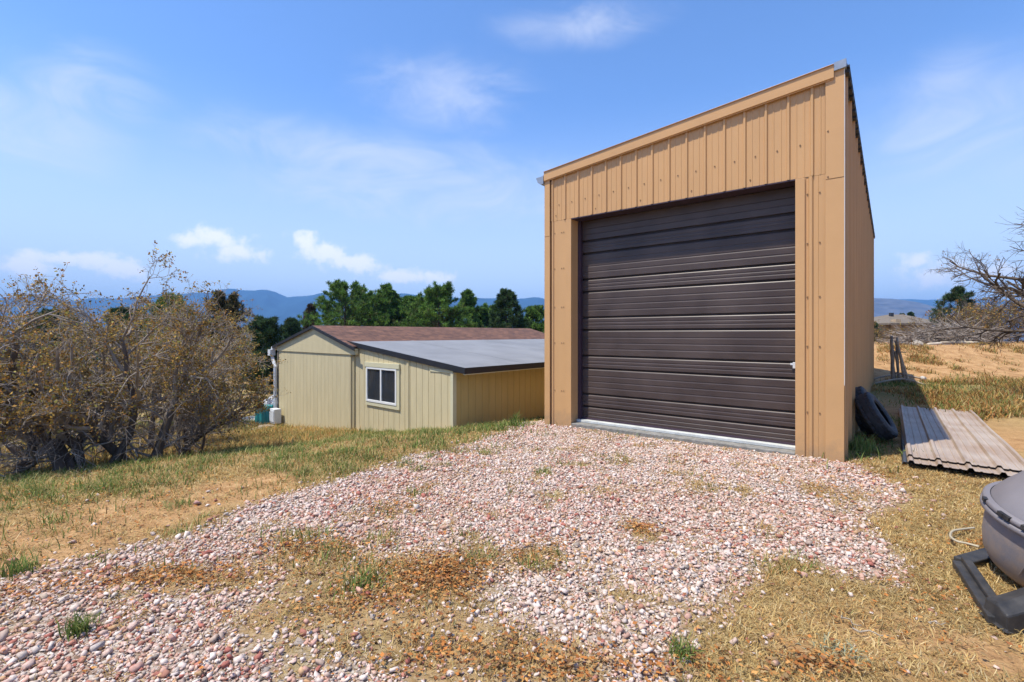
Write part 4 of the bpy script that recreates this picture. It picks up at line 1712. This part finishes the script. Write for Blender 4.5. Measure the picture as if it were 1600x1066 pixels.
for i, (px, D, H, lf, lb) in enumerate(back):
    oak('oak_tree', (at(px, D), D), H, 200 + i, lb, GO, (random.uniform(-.15, .15), 0), 2, 1.0, lf, 1.0, hue=.5)

# bare tree reaching in from the right
oak('bare_tree', (13.4, 11.0), 5.3, 305, 'bare dark tree reaching in from the right border', None, (-.32, -.05), 3, 1.2, .12, 1.3, bare=True, low=False, spread=1.2)

# bare scrub on top of the bank
GB = 'bare scrub oaks along the top of the dirt bank'
protos = []
scr = [(1372, 23.5, .85, 'leftmost bare scrub oak beside the garage corner'), (1395, 26, .8, 'bare scrub in front of the distant house wall'), (1418, 24.5, .8, 'low bare scrub below the distant roof'),
       (1560, 21.5, 1.90, 'grey scrub oak on the bank near the right border'), (1600, 21.0, 2.00, 'grey scrub oak at the right border of the bank'), (1530, 22.0, 1.70, 'grey scrub oak right of the branch pile'),
       (1500, 24.0, 1.70, 'grey scrub oak in front of the bank pine'), (1470, 24.5, 1.50, 'grey scrub oak left of the bank pine'), (1445, 25.0, 1.25, 'grey scrub oak between distant roof and pine'),
       (1580, 24.5, 2.30, 'taller scrub oak behind the ones at the right border'), (1545, 25.0, 2.10, 'scrub oak behind the right part of the bank'), (1640, 22.5, 2.20, 'scrub oak outside the right border'),
       (1357, 27.0, 1.60, 'scrub oak half hidden by the garage back corner'), (1520, 26.5, 2.00, 'scrub oak behind the bank pine')]
for i, (px, D, H, lb) in enumerate(scr):
    x = at(px, D)
    if i < 4:
        protos.append((oak('scrub_oak', (x, D), H, 400 + i, lb, GB, (0, 0), 3, .95, .25, .8, cat='shrub', spread=1.25), H))
    else:
        p, h0 = protos[i % 4]
        copy_tree(p, (x, D, seat(x, D) - .02), i * 1.3, H / h0, lb)

# grey bare trees among the pines
GT = 'bare grey trees among the pines'
bt = [(735, 33, 3.9, 'bare grey tree in front of the narrow pine'), (700, 31, 2.6, 'low bare grey tree below the round pine'), (757, 36, 4.4, 'pale bare tree rising between two pines'), (832, 31, 2.7, 'bare grey tree beside the garage edge'),
      (770, 32, 3.2, 'bare grey tree at the foot of the right pine')]
bp0 = None
for i, (px, D, H, lb) in enumerate(bt):
    x = at(px, D)
    if i == 0:
        bp0 = oak('bare_tree', (x, D), H, 500, lb, GT, (0, 0), 3, 1.0, 0, .7, spread=1.0, zfix=-1.6)
    else:
        copy_tree(bp0, (x, D, -1.6), i * 1.7, H / 3.9, lb)


# ------------------------------------------------------------------ pines
PINEC = [(.09, .17, .03), (.13, .24, .04), (.05, .10, .025), (.18, .28, .05), (.12, .14, .05)]


def pine(name, px, D, top_py, wpx, seed, label, group, round_=0.5, cols=None, base_z=-1.6, dens=1.0, sparse_top=0.0, crown0=.08):
    r = np.random.default_rng(seed)
    x = at(px, D)
    ztop = EYE + (HY - top_py) * D / FPX
    H = ztop - base_z
    W = wpx * D / FPX / 2 * 1.18
    root = empty(name, (x, D, base_z), 0, label, 'tree', group)
    tr = Veg()
    K = 12
    t = np.linspace(0, 1, K)
    P = np.stack([.06 * np.sin(t * 5 + seed), .05 * np.cos(t * 4 + seed), t * H * .97], 1)[None]
    tr.add(*tube_batch(P, (.13 * H / 7 * (1 - .9 * t) + .01)[None], 8))
    nb = int(105 * dens)
    hb = np.sort(r.uniform(crown0, .97, nb))
    shape = np.where(hb < .35, .85 + .15 * hb / .35, ((1 - hb) / .65) ** (1 - .55 * round_))
    L = W * shape * r.uniform(.72, 1.15, nb) + .12
    aa = np.arange(nb) * 2.4 + r.uniform(-.4, .4, nb)
    pit = .05 + .55 * hb + r.uniform(-.15, .15, nb)
    d = np.stack([np.cos(aa) * np.cos(pit), np.sin(aa) * np.cos(pit), np.sin(pit)], 1)
    p0 = np.stack([np.interp(hb, t, P[0, :, 0]), np.interp(hb, t, P[0, :, 1]), hb * H * .97], 1)
    B, Rb, _ = grow(r, p0, d, L, .028 * (1.1 - hb) * H / 7 + .008, 6, .09, .04)
    tr.add(*tube_batch(B, Rb, 4))
    nk = 7
    p, dd, L2, r2 = kids(r, B, Rb, nk, .25, 1.0, .75, .42, .6, L, .12)
    C, Rc, _ = grow(r, p, dd, L2, np.maximum(r2, .006), 3, .15, .06)
    tr.add(*tube_batch(C, Rc, 3))
    link('trunk', tr.mesh('trunk'), m_pbark, root)
    # tufts along the twigs
    t2 = r.uniform(.25, 1, (len(C), 3))
    pts = (C[:, 0][:, None] * (1 - t2[..., None]) + C[:, -1][:, None] * t2[..., None]).reshape(-1, 3)
    pts = np.concatenate([pts, C[:, -1], B[:, -1], P[0, -1:]])
    n = 16
    M_ = len(pts)
    c = np.repeat(pts, n, 0)
    N = len(c)
    a = r.normal(size=(N, 3)); a[:, 2] += .55
    a /= np.linalg.norm(a, axis=1, keepdims=True)
    b = np.cross(a, r.normal(size=(N, 3))); b /= np.linalg.norm(b, axis=1, keepdims=True)
    ln = r.uniform(.13, .25, (N, 1)) * (D / 34) ** .5
    w = .016 * D / 34
    V = np.stack([c - b * w, c + b * w, c + a * ln + b * w * .5, c + a * ln - b * w * .5], 1).reshape(-1, 3)
    cols = np.array(cols or PINEC)
    tuft = cols[r.choice(len(cols), M_, p=[.3, .3, .18, .14, .08])] * r.uniform(.75, 1.25, (M_, 1))
    col = np.repeat(np.repeat(tuft, n, 0) * r.uniform(.8, 1.25, (N, 1)), 4, 0)
    link('needles', np_mesh('needles', V, [np.arange(N * 4).reshape(N, 4)], col=col), m_leaf, root)
    return root


GP = 'pines behind the shed'
REDC = [(.07, .05, .03), (.10, .055, .035), (.05, .05, .03), (.12, .07, .04), (.05, .06, .03)]
DARKC = [(.04, .08, .025), (.055, .10, .035), (.028, .055, .02), (.07, .12, .04), (.09, .09, .04)]
pine('pine_tree', 487, 38, 472, 30, 1, 'small reddish-brown conifer at the left end of the pine row', GP, .2, REDC)
pine('pine_tree', 540, 34, 444, 108, 2, 'broad pine rising left of the pointed one', GP, .9)
pine('pine_tree', 604, 35, 441, 78, 3, 'pointed pine, tallest in the row behind the shed', GP, .3)
pine('pine_tree', 640, 37, 462, 60, 31, 'pine shoulder just right of the pointed pine', GP, .6)
pine('pine_tree', 684, 33, 452, 92, 4, 'bright green round-topped pine in the row centre', GP, 1.0)
pine('pine_tree', 731, 37, 452, 42, 5, 'narrow pine behind the bare grey tree', GP, .7)
pine('pine_tree', 791, 34, 453, 62, 6, 'dark pine between bare tree and garage', GP, .7, DARKC)
pine('pine_tree', 838, 36, 480, 52, 7, 'low pine touching the garage edge', GP, .9)
pine('pine_tree', 570, 42, 462, 90, 8, 'pine filling behind the gap of the two tallest', GP, .9)
pine('pine_tree', 655, 41, 470, 96, 41, 'dim pine filling between the pointed and the round-topped ones', GP, .9)
pine('pine_tree', 762, 41, 480, 70, 42, 'low pine filling behind the pale bare tree', GP, .9)
GQ = 'pines behind the oak thicket'
pine('pine_tree', 264, 27, 463, 66, 9, 'green pine top showing over the oak thicket middle', GQ, 1.0)
pine('pine_tree', 350, 26, 458, 70, 10, 'brownish pine top showing over the thicket near the mountain', GQ, 1.0, [(.07, .065, .025), (.11, .085, .03), (.05, .05, .02), (.13, .10, .04), (.05, .06, .03)])
pine('pine_tree', 455, 30, 498, 44, 11, 'small dark pine above the left eave of the shed', GQ, .5, DARKC)
pine('pine_tree', 415, 24, 500, 60, 12, 'dark pine between thicket and shed', GQ, .9, DARKC)
pine('pine_tree', 200, 30, 488, 80, 13, 'pine hidden deep behind the thicket middle', GQ, .9, DARKC)
pine('pine_tree', 90, 30, 490, 90, 14, 'pine hidden deep behind the thicket left side', GQ, .9, DARKC)
pine('pine_tree', 1497, 29, 448, 54, 15, 'dark windswept pine on the bank at the right', None, .3, DARKC, base_z=.6, dens=.34)
pine('pine_tree', 1362, 45, 505, 26, 16, 'tiny dark pine beside the garage back corner', None, .8, DARKC, base_z=-2)
pine('pine_tree', 1410, 66, 489, 14, 17, 'little pine poking above the left of the distant roof', None, .6, DARKC, base_z=-3)
pine('pine_tree', 1423, 67, 486, 9, 18, 'slim pine tip above the middle of the distant roof', None, .6, DARKC, base_z=-3)


# ------------------------------------------------------------------ branch pile (uncountable)
def branch_pile():
    r = np.random.default_rng(55)
    N = 900
    px = r.uniform(1418, 1545, N)
    D = r.uniform(20.4, 22.4, N)
    x = at(px, D)
    hmax = .75 * np.clip(1 - ((px - 1490) / 75) ** 2, .1, 1)
    z = ground_h(x, D) + r.uniform(0, 1, N) * hmax
    d = r.normal(size=(N, 3)) * np.array([1, .6, .25])
    d /= np.linalg.norm(d, axis=1, keepdims=True)
    P, Rr, _ = grow(r, np.stack([x, D, z], 1), d, r.uniform(.4, 1.5, N), r.uniform(.006, .03, N) ** 1.0, 5, .15)
    v = Veg()
    v.add(*tube_batch(P, Rr, 4))
    p, dd, L2, r2 = kids(r, P, Rr, 4, .3, 1, .7, .4, .6, np.full(N, .9))
    P2, R2, _ = grow(r, p, dd, L2, np.maximum(r2, .004), 3, .2)
    v.add(*tube_batch(P2, R2, 3))
    o = link('branch_pile', v.mesh('branch_pile'), m_twig)
    tag(o, 'tangled heap of grey cut branches on top of the bank', 'branches', kind='stuff')


branch_pile()


# ------------------------------------------------------------------ gravel
def in_shed(x, y):
    dx, dy = x + 1.148, y - 9.3
    lx = dx * .7535 - dy * .6575
    ly = dx * .6575 + dy * .7535
    return (lx > -7.75) & (lx < .02) & (ly > -.12)


def in_garage(x, y, m=0.0):
    dx, dy = x - 3.863, y - 5.59
    lx = dx * .784 - dy * .621
    ly = dx * .621 + dy * .784
    return (lx > -GX - .04) & (lx < .04) & (ly > -.035 + m)


def frustum(x, y, mg=.8):
    return (np.abs(x) < 1.14 * y + mg) & (y > 1.25)


def stone_base():
    v = np.array([(x, y, z) for z in (-1, 1) for y in (-1, 1) for x in (-1, 1)], float) * .62
    f = np.array([(0, 2, 3), (0, 3, 1), (4, 5, 7), (4, 7, 6), (0, 1, 5), (0, 5, 4), (1, 3, 7), (1, 7, 5), (3, 2, 6), (3, 6, 7), (2, 0, 4), (2, 4, 6)])
    return v, f


STC = np.array([(.66, .60, .565), (.60, .565, .54), (.62, .485, .44), (.52, .33, .28), (.36, .135, .11), (.50, .33, .19), (.36, .33, .30), (.72, .68, .64), (.46, .38, .34)])
STW = np.array([.24, .17, .20, .12, .035, .05, .05, .08, .055])


def stones(name, x, y, s, seed, label, sink=.3):
    r = np.random.default_rng(seed)
    n = len(x)
    bv, bf = stone_base()
    v = bv[None] * (1 + r.uniform(-.30, .22, (n, 8, 1))) + r.uniform(-.24, .24, (n, 8, 3))
    v[:, 4:, :2] *= r.uniform(.45, .95, (n, 1, 2))
    sc3 = np.stack([r.uniform(.7, 1.35, n), r.uniform(.6, 1.0, n), r.uniform(.26, .62, n)], 1)
    v = v * sc3[:, None, :] * (s / 2)[:, None, None]
    # random rotation with a modest tip
    a = r.uniform(0, 2 * np.pi, n); t = r.normal(0, .42, n); t2 = r.normal(0, .42, n)
    ca, sa = np.cos(a), np.sin(a)
    ct, st = np.cos(t), np.sin(t)
    x1 = v[..., 0]; y1 = v[..., 1] * ct[:, None] - v[..., 2] * st[:, None]; z1 = v[..., 1] * st[:, None] + v[..., 2] * ct[:, None]
    ct, st = np.cos(t2)[:, None], np.sin(t2)[:, None]
    x2 = x1 * ct + z1 * st; z2 = -x1 * st + z1 * ct
    X = x2 * ca[:, None] - y1 * sa[:, None]
    Y = x2 * sa[:, None] + y1 * ca[:, None]
    gz = ground_h(x, y)
    z0 = gz + s * sc3[:, 2] * .5 * (1 - sink) + r.uniform(-.1, .22, n) * s * .5
    V = np.stack([X + x[:, None], Y + y[:, None], z2 + z0[:, None]], -1).reshape(-1, 3)
    F = (bf[None] + (np.arange(n) * 8)[:, None, None]).reshape(-1, 3)
    ci = r.choice(len(STC), n, p=STW / STW.sum())
    # clusters of redder stone
    rd = fbm(x * 1.3, y * 1.3, 3, 91)
    ci = np.where((rd > .56) & (r.uniform(size=n) < .3), r.choice([3, 4, 2], n), ci)
    col = STC[ci] * np.array([.98, .89, .83]) * r.uniform(.78, 1.18, (n, 1))
    dust = np.array([.46, .32, .2])
    dm = (r.uniform(0, .5, n) * (fbm(x * 2, y * 2, 3, 95) * 1.4))[:, None]
    col = col * (1 - dm) + dust * dm
    o = link(name, np_mesh(name, V, [F], col=np.clip(np.repeat(col, 8, 0), 0, 1)), m_stone)
    tag(o, label, 'gravel', kind='stuff')


def make_gravel():
    r = np.random.default_rng(9)
    N = 620000
    x = r.uniform(-9, 6.5, N); y = r.uniform(1.2, 9.6, N)
    k = frustum(x, y) & ~in_garage(x, y) & ~in_shed(x, y)
    x, y = x[k], y[k]
    gm, hole = gravel_mask(x, y)
    k = r.uniform(size=len(x)) < gm * .95
    x, y = x[k], y[k]
    s = np.clip(r.lognormal(math.log(.0205), .48, len(x)), .008, .065)
    stones('gravel', x, y, s, 10, 'pink and white crushed stone covering the drive')
    # strays in the grass
    N = 22000
    x = r.uniform(-7, 5.5, N); y = r.uniform(1.3, 8, N)
    gm, hole = gravel_mask(x, y)
    near = gravel_mask(x - .35, y)[0] + gravel_mask(x, y + .4)[0] + gravel_mask(x + .35, y)[0]
    k = frustum(x, y) & ~in_garage(x, y) & (gm < .5) & (r.uniform(size=N) < .05 + .30 * (near > .3))
    x, y = x[k], y[k]
    s = np.clip(r.lognormal(math.log(.026), .45, len(x)), .010, .07)
    stones('stray_stones', x, y, s, 11, 'loose pale stones scattered in the dry grass beside the drive')


make_gravel()


# ------------------------------------------------------------------ grass
def blades(name, x, y, ln, wd, lay, cols, cw, seed, label, cat='grass', curl=.6, clump=0, mat=None, kind='stuff', parent=None, zlift=0.0, obj=True):
    r = np.random.default_rng(seed)
    n = len(x)
    z = ground_h(x, y) - .004 + zlift
    a = r.uniform(0, 2 * np.pi, n)
    h = np.stack([np.cos(a), np.sin(a), np.zeros(n)], 1)
    w = np.stack([-np.sin(a), np.cos(a), np.zeros(n)], 1)
    tilt = np.clip(lay + r.normal(0, .22, n), .02, 1.45)      # 0 upright .. 1.5 flat
    p0 = np.stack([x, y, z], 1)
    d1 = h * np.sin(tilt)[:, None] + np.array([0, 0, 1.0]) * np.cos(tilt)[:, None]
    t2 = np.clip(tilt + curl * r.uniform(.3, 1.3, n), 0, 1.75)
    yaw = r.normal(0, .5, n)
    h2 = h * np.cos(yaw)[:, None] + w * np.sin(yaw)[:, None]
    d2 = h2 * np.sin(t2)[:, None] + np.array([0, 0, 1.0]) * np.cos(t2)[:, None]
    L = (ln * r.uniform(.5, 1.4, n))[:, None]
    W = (wd * r.uniform(.7, 1.3, n))[:, None]
    p1 = p0 + d1 * L * .5
    p2 = p1 + d2 * L * .5
    V = np.stack([p0 - w * W, p0 + w * W, p1 + w * W * .8, p1 - w * W * .8, p2], 1).reshape(-1, 3)
    b = np.arange(n) * 5
    Fq = np.stack([b, b + 1, b + 2, b + 3], 1)
    Ft = np.stack([b + 3, b + 2, b + 4], 1)
    cols = np.array(cols)
    pch = fbm(x * 2.5, y * 2.5, 3, seed + 3)
    ci = r.choice(len(cols), n, p=np.array(cw) / sum(cw))
    col = cols[ci] * (r.uniform(.7, 1.3, n) * (.75 + .5 * pch))[:, None]
    me = np_mesh(name, V, [Fq, Ft], col=np.clip(np.repeat(col, 5, 0), 0, 1))
    o = link(name, me, mat or m_blade, parent)
    if kind: tag(o, label, cat, kind=kind)
    return o


STRAW = [(.54, .40, .17), (.47, .32, .12), (.62, .49, .26), (.36, .23, .09), (.47, .25, .08)]
GREEN = [(.13, .19, .04), (.19, .24, .06), (.10, .15, .035), (.27, .29, .09), (.42, .36, .15)]


def scatter(N, x0, x1, y0, y1, seed, power=1.0):
    r = np.random.default_rng(seed)
    x = r.uniform(x0, x1, N)
    y = y0 + (y1 - y0) * r.uniform(size=N) ** power
    k = frustum(x, y, 1.0) & ~in_garage(x, y, -.05) & ~in_shed(x, y)
    return x[k], y[k], r


def make_grass():
    # matted dry grass on the right side and in the holes of the gravel
    x, y, r = scatter(640000, -4.2, 6.2, 1.25, 7.6, 21, 1.25)
    gm, hole, th, gr, bare = cover(x, y)
    right = sstep(-.6, .4, x - .2 * y)
    p = (1 - gm) * (1 - bare * .9) * (.35 + .65 * right) * np.clip(.5 + 1.8 * (fbm(x * 3, y * 3, 3, 22) - .3), .15, 1)
    p = np.where(inpoly(x, y, GRAVEL), np.maximum(p * .8, .035), p)
    k = r.uniform(size=len(x)) < p * .75
    x, y = x[k], y[k]
    blades('dry_grass', x, y, np.full(len(x), .05) * (1 + .05 * y), .0013 + .0003 * y, 1.05, STRAW, [3, 2.4, 1.4, 1.6, .9], 23, 'matted straw-coloured grass round the gravel drive', curl=.5)
    # the grassy strip at the left, down to the shed and into the thicket
    x, y, r = scatter(420000, -17, 2, 3.0, 17, 24, 1.3)
    gm, hole, th, gr, bare = cover(x, y)
    pch = fbm(x * 1.7, y * 1.7, 4, 25)
    p = (1 - gm) * (1 - bare * .75) * np.clip((pch - .28) * 3.2, .2, 1)
    k = (r.uniform(size=len(x)) < p * .55)
    x, y, pch = x[k], y[k], pch[k]
    isg = r.uniform(size=len(x)) < np.clip((pch - .40) * 2.6, .08, .72)
    q = -0.5 * x + .866 * y
    tall = 1 + .9 * sstep(8.3, 9.6, q) * (x < -3)
    blades('dry_grass', x[~isg], y[~isg], .075 * (tall[~isg]), .0016 + .00040 * y[~isg], .75, STRAW, [3, 2.6, 1.2, 1.8, 1.6], 26, 'dry yellow grass on the slope between drive and oak thicket', curl=.6)
    blades('green_grass', x[isg], y[isg], .085 * tall[isg], .0018 + .00040 * y[isg], .35, GREEN, [3, 3, 2, 2, 1.2], 27, 'patchy green grass on the slope in front of the shed', curl=.5)
    x, y, r = scatter(420000, -9, .3, 2.6, 8.6, 28, 1.1)
    gm, hole, th, gr, bare = cover(x, y)
    p = (1 - gm) * (1 - bare * .55) * np.clip((fbm(x * 4, y * 4, 3, 29) - .30) * 2.6, .15, 1)
    k = r.uniform(size=len(x)) < p * .6
    x, y = x[k], y[k]
    blades('dry_grass', x, y, np.full(len(x), .042), .0014 + .00032 * y, 1.15, STRAW + [(.30, .30, .10)], [3, 2.6, 1.2, 1.8, 1.6, 1.6], 30, 'short flattened straw on the sandy strip left of the drive', curl=.4)
    def clumps(n, per, box, seed, pf, rad):
        r = np.random.default_rng(seed)
        cx_, cy_ = r.uniform(box[0], box[1], n), r.uniform(box[2], box[3], n)
        k = frustum(cx_, cy_, .9) & ~in_garage(cx_, cy_, -.05) & ~in_shed(cx_, cy_) & (r.uniform(size=n) < pf(cx_, cy_))
        cx_, cy_ = cx_[k], cy_[k]
        sz = r.uniform(.5, 1.5, len(cx_))
        m = (per * sz).astype(int)
        X = np.repeat(cx_, m); Y = np.repeat(cy_, m); Sz = np.repeat(sz, m)
        return X + r.normal(size=len(X)) * rad * Sz, Y + r.normal(size=len(X)) * rad * Sz, Sz
    def pf_left(x, y):
        gm, hole, th, gr, bare = cover(x, y)
        return (1 - gm) * (1 - .85 * bare) * np.clip((fbm(x * 1.3, y * 1.3, 3, 83) - .33) * 3.5, .06, 1)
    x, y, Sz = clumps(7000, 42, (-15, .4, 3, 15.5), 81, pf_left, .045)
    blades('green_grass', x, y, .085 * Sz, .0016 + .00036 * y, .5, GREEN + STRAW[:2], [3, 3, 2, 2.4, 1.6, 1.6, 1.2], 82, 'small green and straw tussocks on the slope left of the drive', curl=.7)
    def pf_right(x, y):
        gm, hole, th, gr, bare = cover(x, y)
        return np.where(inpoly(x, y, GRAVEL), .10 + .9 * hole, (1 - gm) * (1 - .8 * bare))
    x, y, Sz = clumps(5200, 46, (-4, 6, 1.3, 7.5), 84, pf_right, .038)
    blades('dry_grass', x, y, .05 * Sz, .0013 + .0003 * y, .95, STRAW + [(.26, .17, .08), (.28, .27, .11)], [3, 2.6, 1.2, 2.2, 1.8, 2, .4], 85, 'curled straw tussocks in and beside the gravel', curl=.9)
    # greener growth by the shed wall, garage corner and the bank
    xs, ys = [], []
    spots = [(1345, 700, 420, .34, .30), (1330, 720, 160, .22, .15), (1420, 722, 90, .25, .15), (1500, 745, 120, .6, .1), (1390, 665, 160, .35, .3), (1460, 612, 1200, 1.2, .9), (1420, 605, 800, .9, .4),
             (1500, 640, 500, .6, .4), (1560, 600, 500, 1.2, .7), (800, 668, 260, .12, .2), (770, 676, 260, .3, .25), (730, 684, 200, .5, .3), (690, 695, 200, .6, .4), (640, 702, 200, .6, .4)]
    r = np.random.default_rng(31)
    for px, py, n, sx_, sy_ in spots:
        cx_, cy_ = gp(px, py, -.05 if px > 900 else -.1)
        xs.append(cx_ + r.normal(size=n) * sx_); ys.append(cy_ + r.normal(size=n) * sy_)
    x, y = np.concatenate(xs), np.concatenate(ys)
    k = ~in_garage(x, y, -.03) & ~in_shed(x, y) & (fbm(x * 3.5, y * 3.5, 3, 77) > .46)
    x, y = x[k], y[k]
    blades('green_grass', x, y, np.full(len(x), .14), .003 + .0004 * y, .45, GREEN, [4, 3, 3, 1.5, .6], 32, 'taller fresh green grass along the garage and shed walls and below the bank', curl=.6)
    # rusty weeds and straw over the bank and under the oaks
    x, y, r = scatter(160000, 8, 26, 9.0, 21, 33, 1)
    n1 = fbm(x * .9, y * .9, 4, 34)
    k = r.uniform(size=len(x)) < np.clip((n1 - .50) * 6, .02, 1) * .7
    x, y = x[k], y[k]
    blades('weeds', x, y, np.full(len(x), .17), .010, .8, [(.42, .22, .07), (.48, .32, .11), (.34, .15, .05), (.22, .22, .07), (.50, .38, .18)], [2.5, 2.5, 1.3, 1.8, 1.5], 35, 'rusty and straw-coloured weeds over the dirt bank', curl=.8)
    def pf_bank(x, y):
        return np.clip((fbm(x * .8, y * .8, 3, 86) - .42) * 5, .04, 1) * (x > .72 * y + 1.2) * np.where(y > 14.6, .22, 1)
    x, y, Sz = clumps(2600, 60, (6.5, 24, 8.2, 19.5), 87, pf_bank, .11)
    blades('weeds', x, y, .20 * Sz, .009, .6, [(.40, .20, .06), (.44, .28, .09), (.30, .13, .05), (.16, .19, .05), (.46, .34, .15), (.22, .24, .08)], [2.4, 2.2, 1.6, 2, 1.4, 1.4], 88, 'rusty and green weed clumps at the foot of the dirt bank', curl=.8)
    x, y, r = scatter(80000, -15, -2, 5.0, 14, 36, 1)
    q = -0.5 * x + .866 * y
    k = (q > 8.35 + .5 * fbm(x, y, 2, 37)) & (x < -2.9 - .06 * y) & (r.uniform(size=len(x)) < .6)
    x, y = x[k], y[k]
    blades('weeds', x, y, np.full(len(x), .24), .006, .6, [(.46, .28, .08), (.50, .36, .14), (.38, .19, .06), (.26, .24, .08)], [2.5, 2.5, 2, 1], 38, 'tall golden weeds under the oak thicket', curl=.9)


make_grass()


def litter():
    r = np.random.default_rng(71)
    xs, ys = [], []
    for px, py, n, sx_, sy_ in [(690, 905, 900, .17, .13), (480, 860, 450, .2, .12), (640, 900, 500, .3, .2), (270, 905, 600, .28, .08), (850, 1045, 300, .2, .08), (1000, 828, 170, .07, .06), (1270, 1050, 260, .12, .06), (1580, 865, 260, .12, .08),
                                (840, 868, 160, .14, .12), (560, 950, 260, .2, .12), (700, 1020, 260, .25, .12), (60, 930, 150, .2, .08), (1280, 768, 120, .2, .15), (600, 795, 160, .2, .12), (1060, 1050, 200, .2, .08), (1470, 940, 80, .2, .1),
                                (40, 780, 500, .8, .3), (560, 690, 300, .8, .5), (1360, 745, 60, .3, .1), (1380, 690, 160, .15, .15), (1450, 620, 900, 1.3, 1.0)]:
        cx_, cy_ = gp(px, py, -.02)
        xs.append(cx_ + r.normal(size=n) * sx_); ys.append(cy_ + r.normal(size=n) * sy_)
    n = 5200
    xs.append(r.uniform(-7, 5, n)); ys.append(r.uniform(1.3, 8, n))
    x, y = np.concatenate(xs), np.concatenate(ys)
    k = ~in_garage(x, y) & ~in_shed(x, y) & (y > 1.2)
    x, y = x[k], y[k]
    P = np.stack([x, y, ground_h(x, y) + r.uniform(.008, .035, len(x))], 1)
    V, F, C = leaf_cards(r, P, 2, .027, .012, [(.46, .18, .05), (.52, .27, .09), (.30, .12, .045), (.38, .25, .12), (.22, .12, .06)], [3, 2.4, 1.6, 2, 1], 1.5, 0)
    # lay them roughly flat
    Vc = V.reshape(-1, 4, 3); c0 = Vc[:, :1]
    Vc[..., 2] = c0[..., 2] + (Vc[..., 2] - c0[..., 2]) * .4
    o = link('leaf_litter', np_mesh('leaf_litter', V, [F], col=C), m_litter)
    tag(o, 'curled orange-brown dead leaves lying in drifts on the gravel', 'dead leaves', kind='stuff')


litter()


def tuft(px, py, n, h, seed, label, cols=GREEN, cw=(4, 4, 2, 1, .3), z=0.0, sp=.03, lay=.35, name='grass_tuft'):
    x0, y0 = gp(px, py, z)
    r = np.random.default_rng(seed)
    x = x0 + r.normal(size=n) * sp; y = y0 + r.normal(size=n) * sp
    o = blades(name, x, y, np.full(n, h), .0022 + .0004 * y0, lay, cols, cw, seed, label, kind=None, curl=.7)
    tag(o, label, 'grass tuft', 'green tufts standing alone')


GREY = [(.28, .33, .24), (.36, .40, .28), (.22, .26, .18), (.4, .42, .3), (.45, .42, .3)]
tuft(125, 985, 120, .11, 1, 'bright green grass tuft in the gravel at the lower left')
tuft(1066, 1025, 110, .09, 2, 'green grass tuft at the bottom edge of the gravel')
tuft(565, 915, 160, .10, 3, 'grey-green grass tuft in the gravel right of centre-left', sp=.07)
tuft(805, 660, 90, .26, 4, 'tall green weed beside the left pillar of the garage', z=-.05, sp=.03, name='weed')
tuft(30, 895, 110, .12, 5, 'green grass tuft on the sandy strip at the left border', sp=.05)
tuft(1310, 1020, 140, .05, 6, 'low grey-green weed in the dry grass at lower right', GREY, sp=.05, lay=.8, name='weed')
tuft(520, 700, 80, .10, 7, 'green tuft at the foot of the shed wall', z=-.9, sp=.08)
tuft(1342, 705, 160, .24, 8, 'long green grass tuft at the garage right corner', sp=.08)
tuft(1255, 660, 1, .1, 9, 'x') if False else None


def sticks():
    L_ = [((905, 925), (940, 945), .006, 'thin bare stick lying on the gravel below the door'), ((1330, 990), (1385, 1000), .005, 'crooked twig on the dirt right of the gravel'), ((1310, 965), (1345, 985), .004, 'short twig in the dry grass near the compost tumbler'),
          ((1450, 975), (1480, 978), .004, 'small twig on bare dirt before the compost tumbler')]
    for i, (a, b_, r_, lb) in enumerate(L_):
        A, B_ = gp(*a), gp(*b_)
        n = 6
        pts = []
        for k in range(n + 1):
            t = k / n
            x, y = A[0] + (B_[0] - A[0]) * t, A[1] + (B_[1] - A[1]) * t
            x += .015 * math.sin(k * 2.1 + i); y += .015 * math.cos(k * 1.7 + i)
            pts.append((x, y, seat(x, y) + .028))
        mb = MB()
        mb.tube(pts, [r_ * (1 - .5 * k / n) for k in range(n + 1)], 6)
        tag(mb.build('stick', m_log, smooth=True), lb, 'stick')


sticks()


# ------------------------------------------------------------------ the air
def haze():
    mb = MB()
    mb.box(-9300, 9300, -9300, 9300, -75, 420)
    m = bpy.data.materials.new('haze')
    m.use_nodes = True
    nt = m.node_tree
    nt.nodes.clear()
    out = NN(nt, 'ShaderNodeOutputMaterial')
    v = NN(nt, 'ShaderNodeVolumePrincipled')
    v.inputs['Color'].default_value = (.24, .52, 1.0, 1)
    v.inputs['Density'].default_value = 2.3e-4
    v.inputs['Anisotropy'].default_value = 0.0
    nt.links.new(v.outputs[0], out.inputs['Volume'])
    o = mb.build('haze', m)
    tag(o, kind='stuff')


haze()
print('tris', sum(len(m.polygons) for m in bpy.data.meshes))
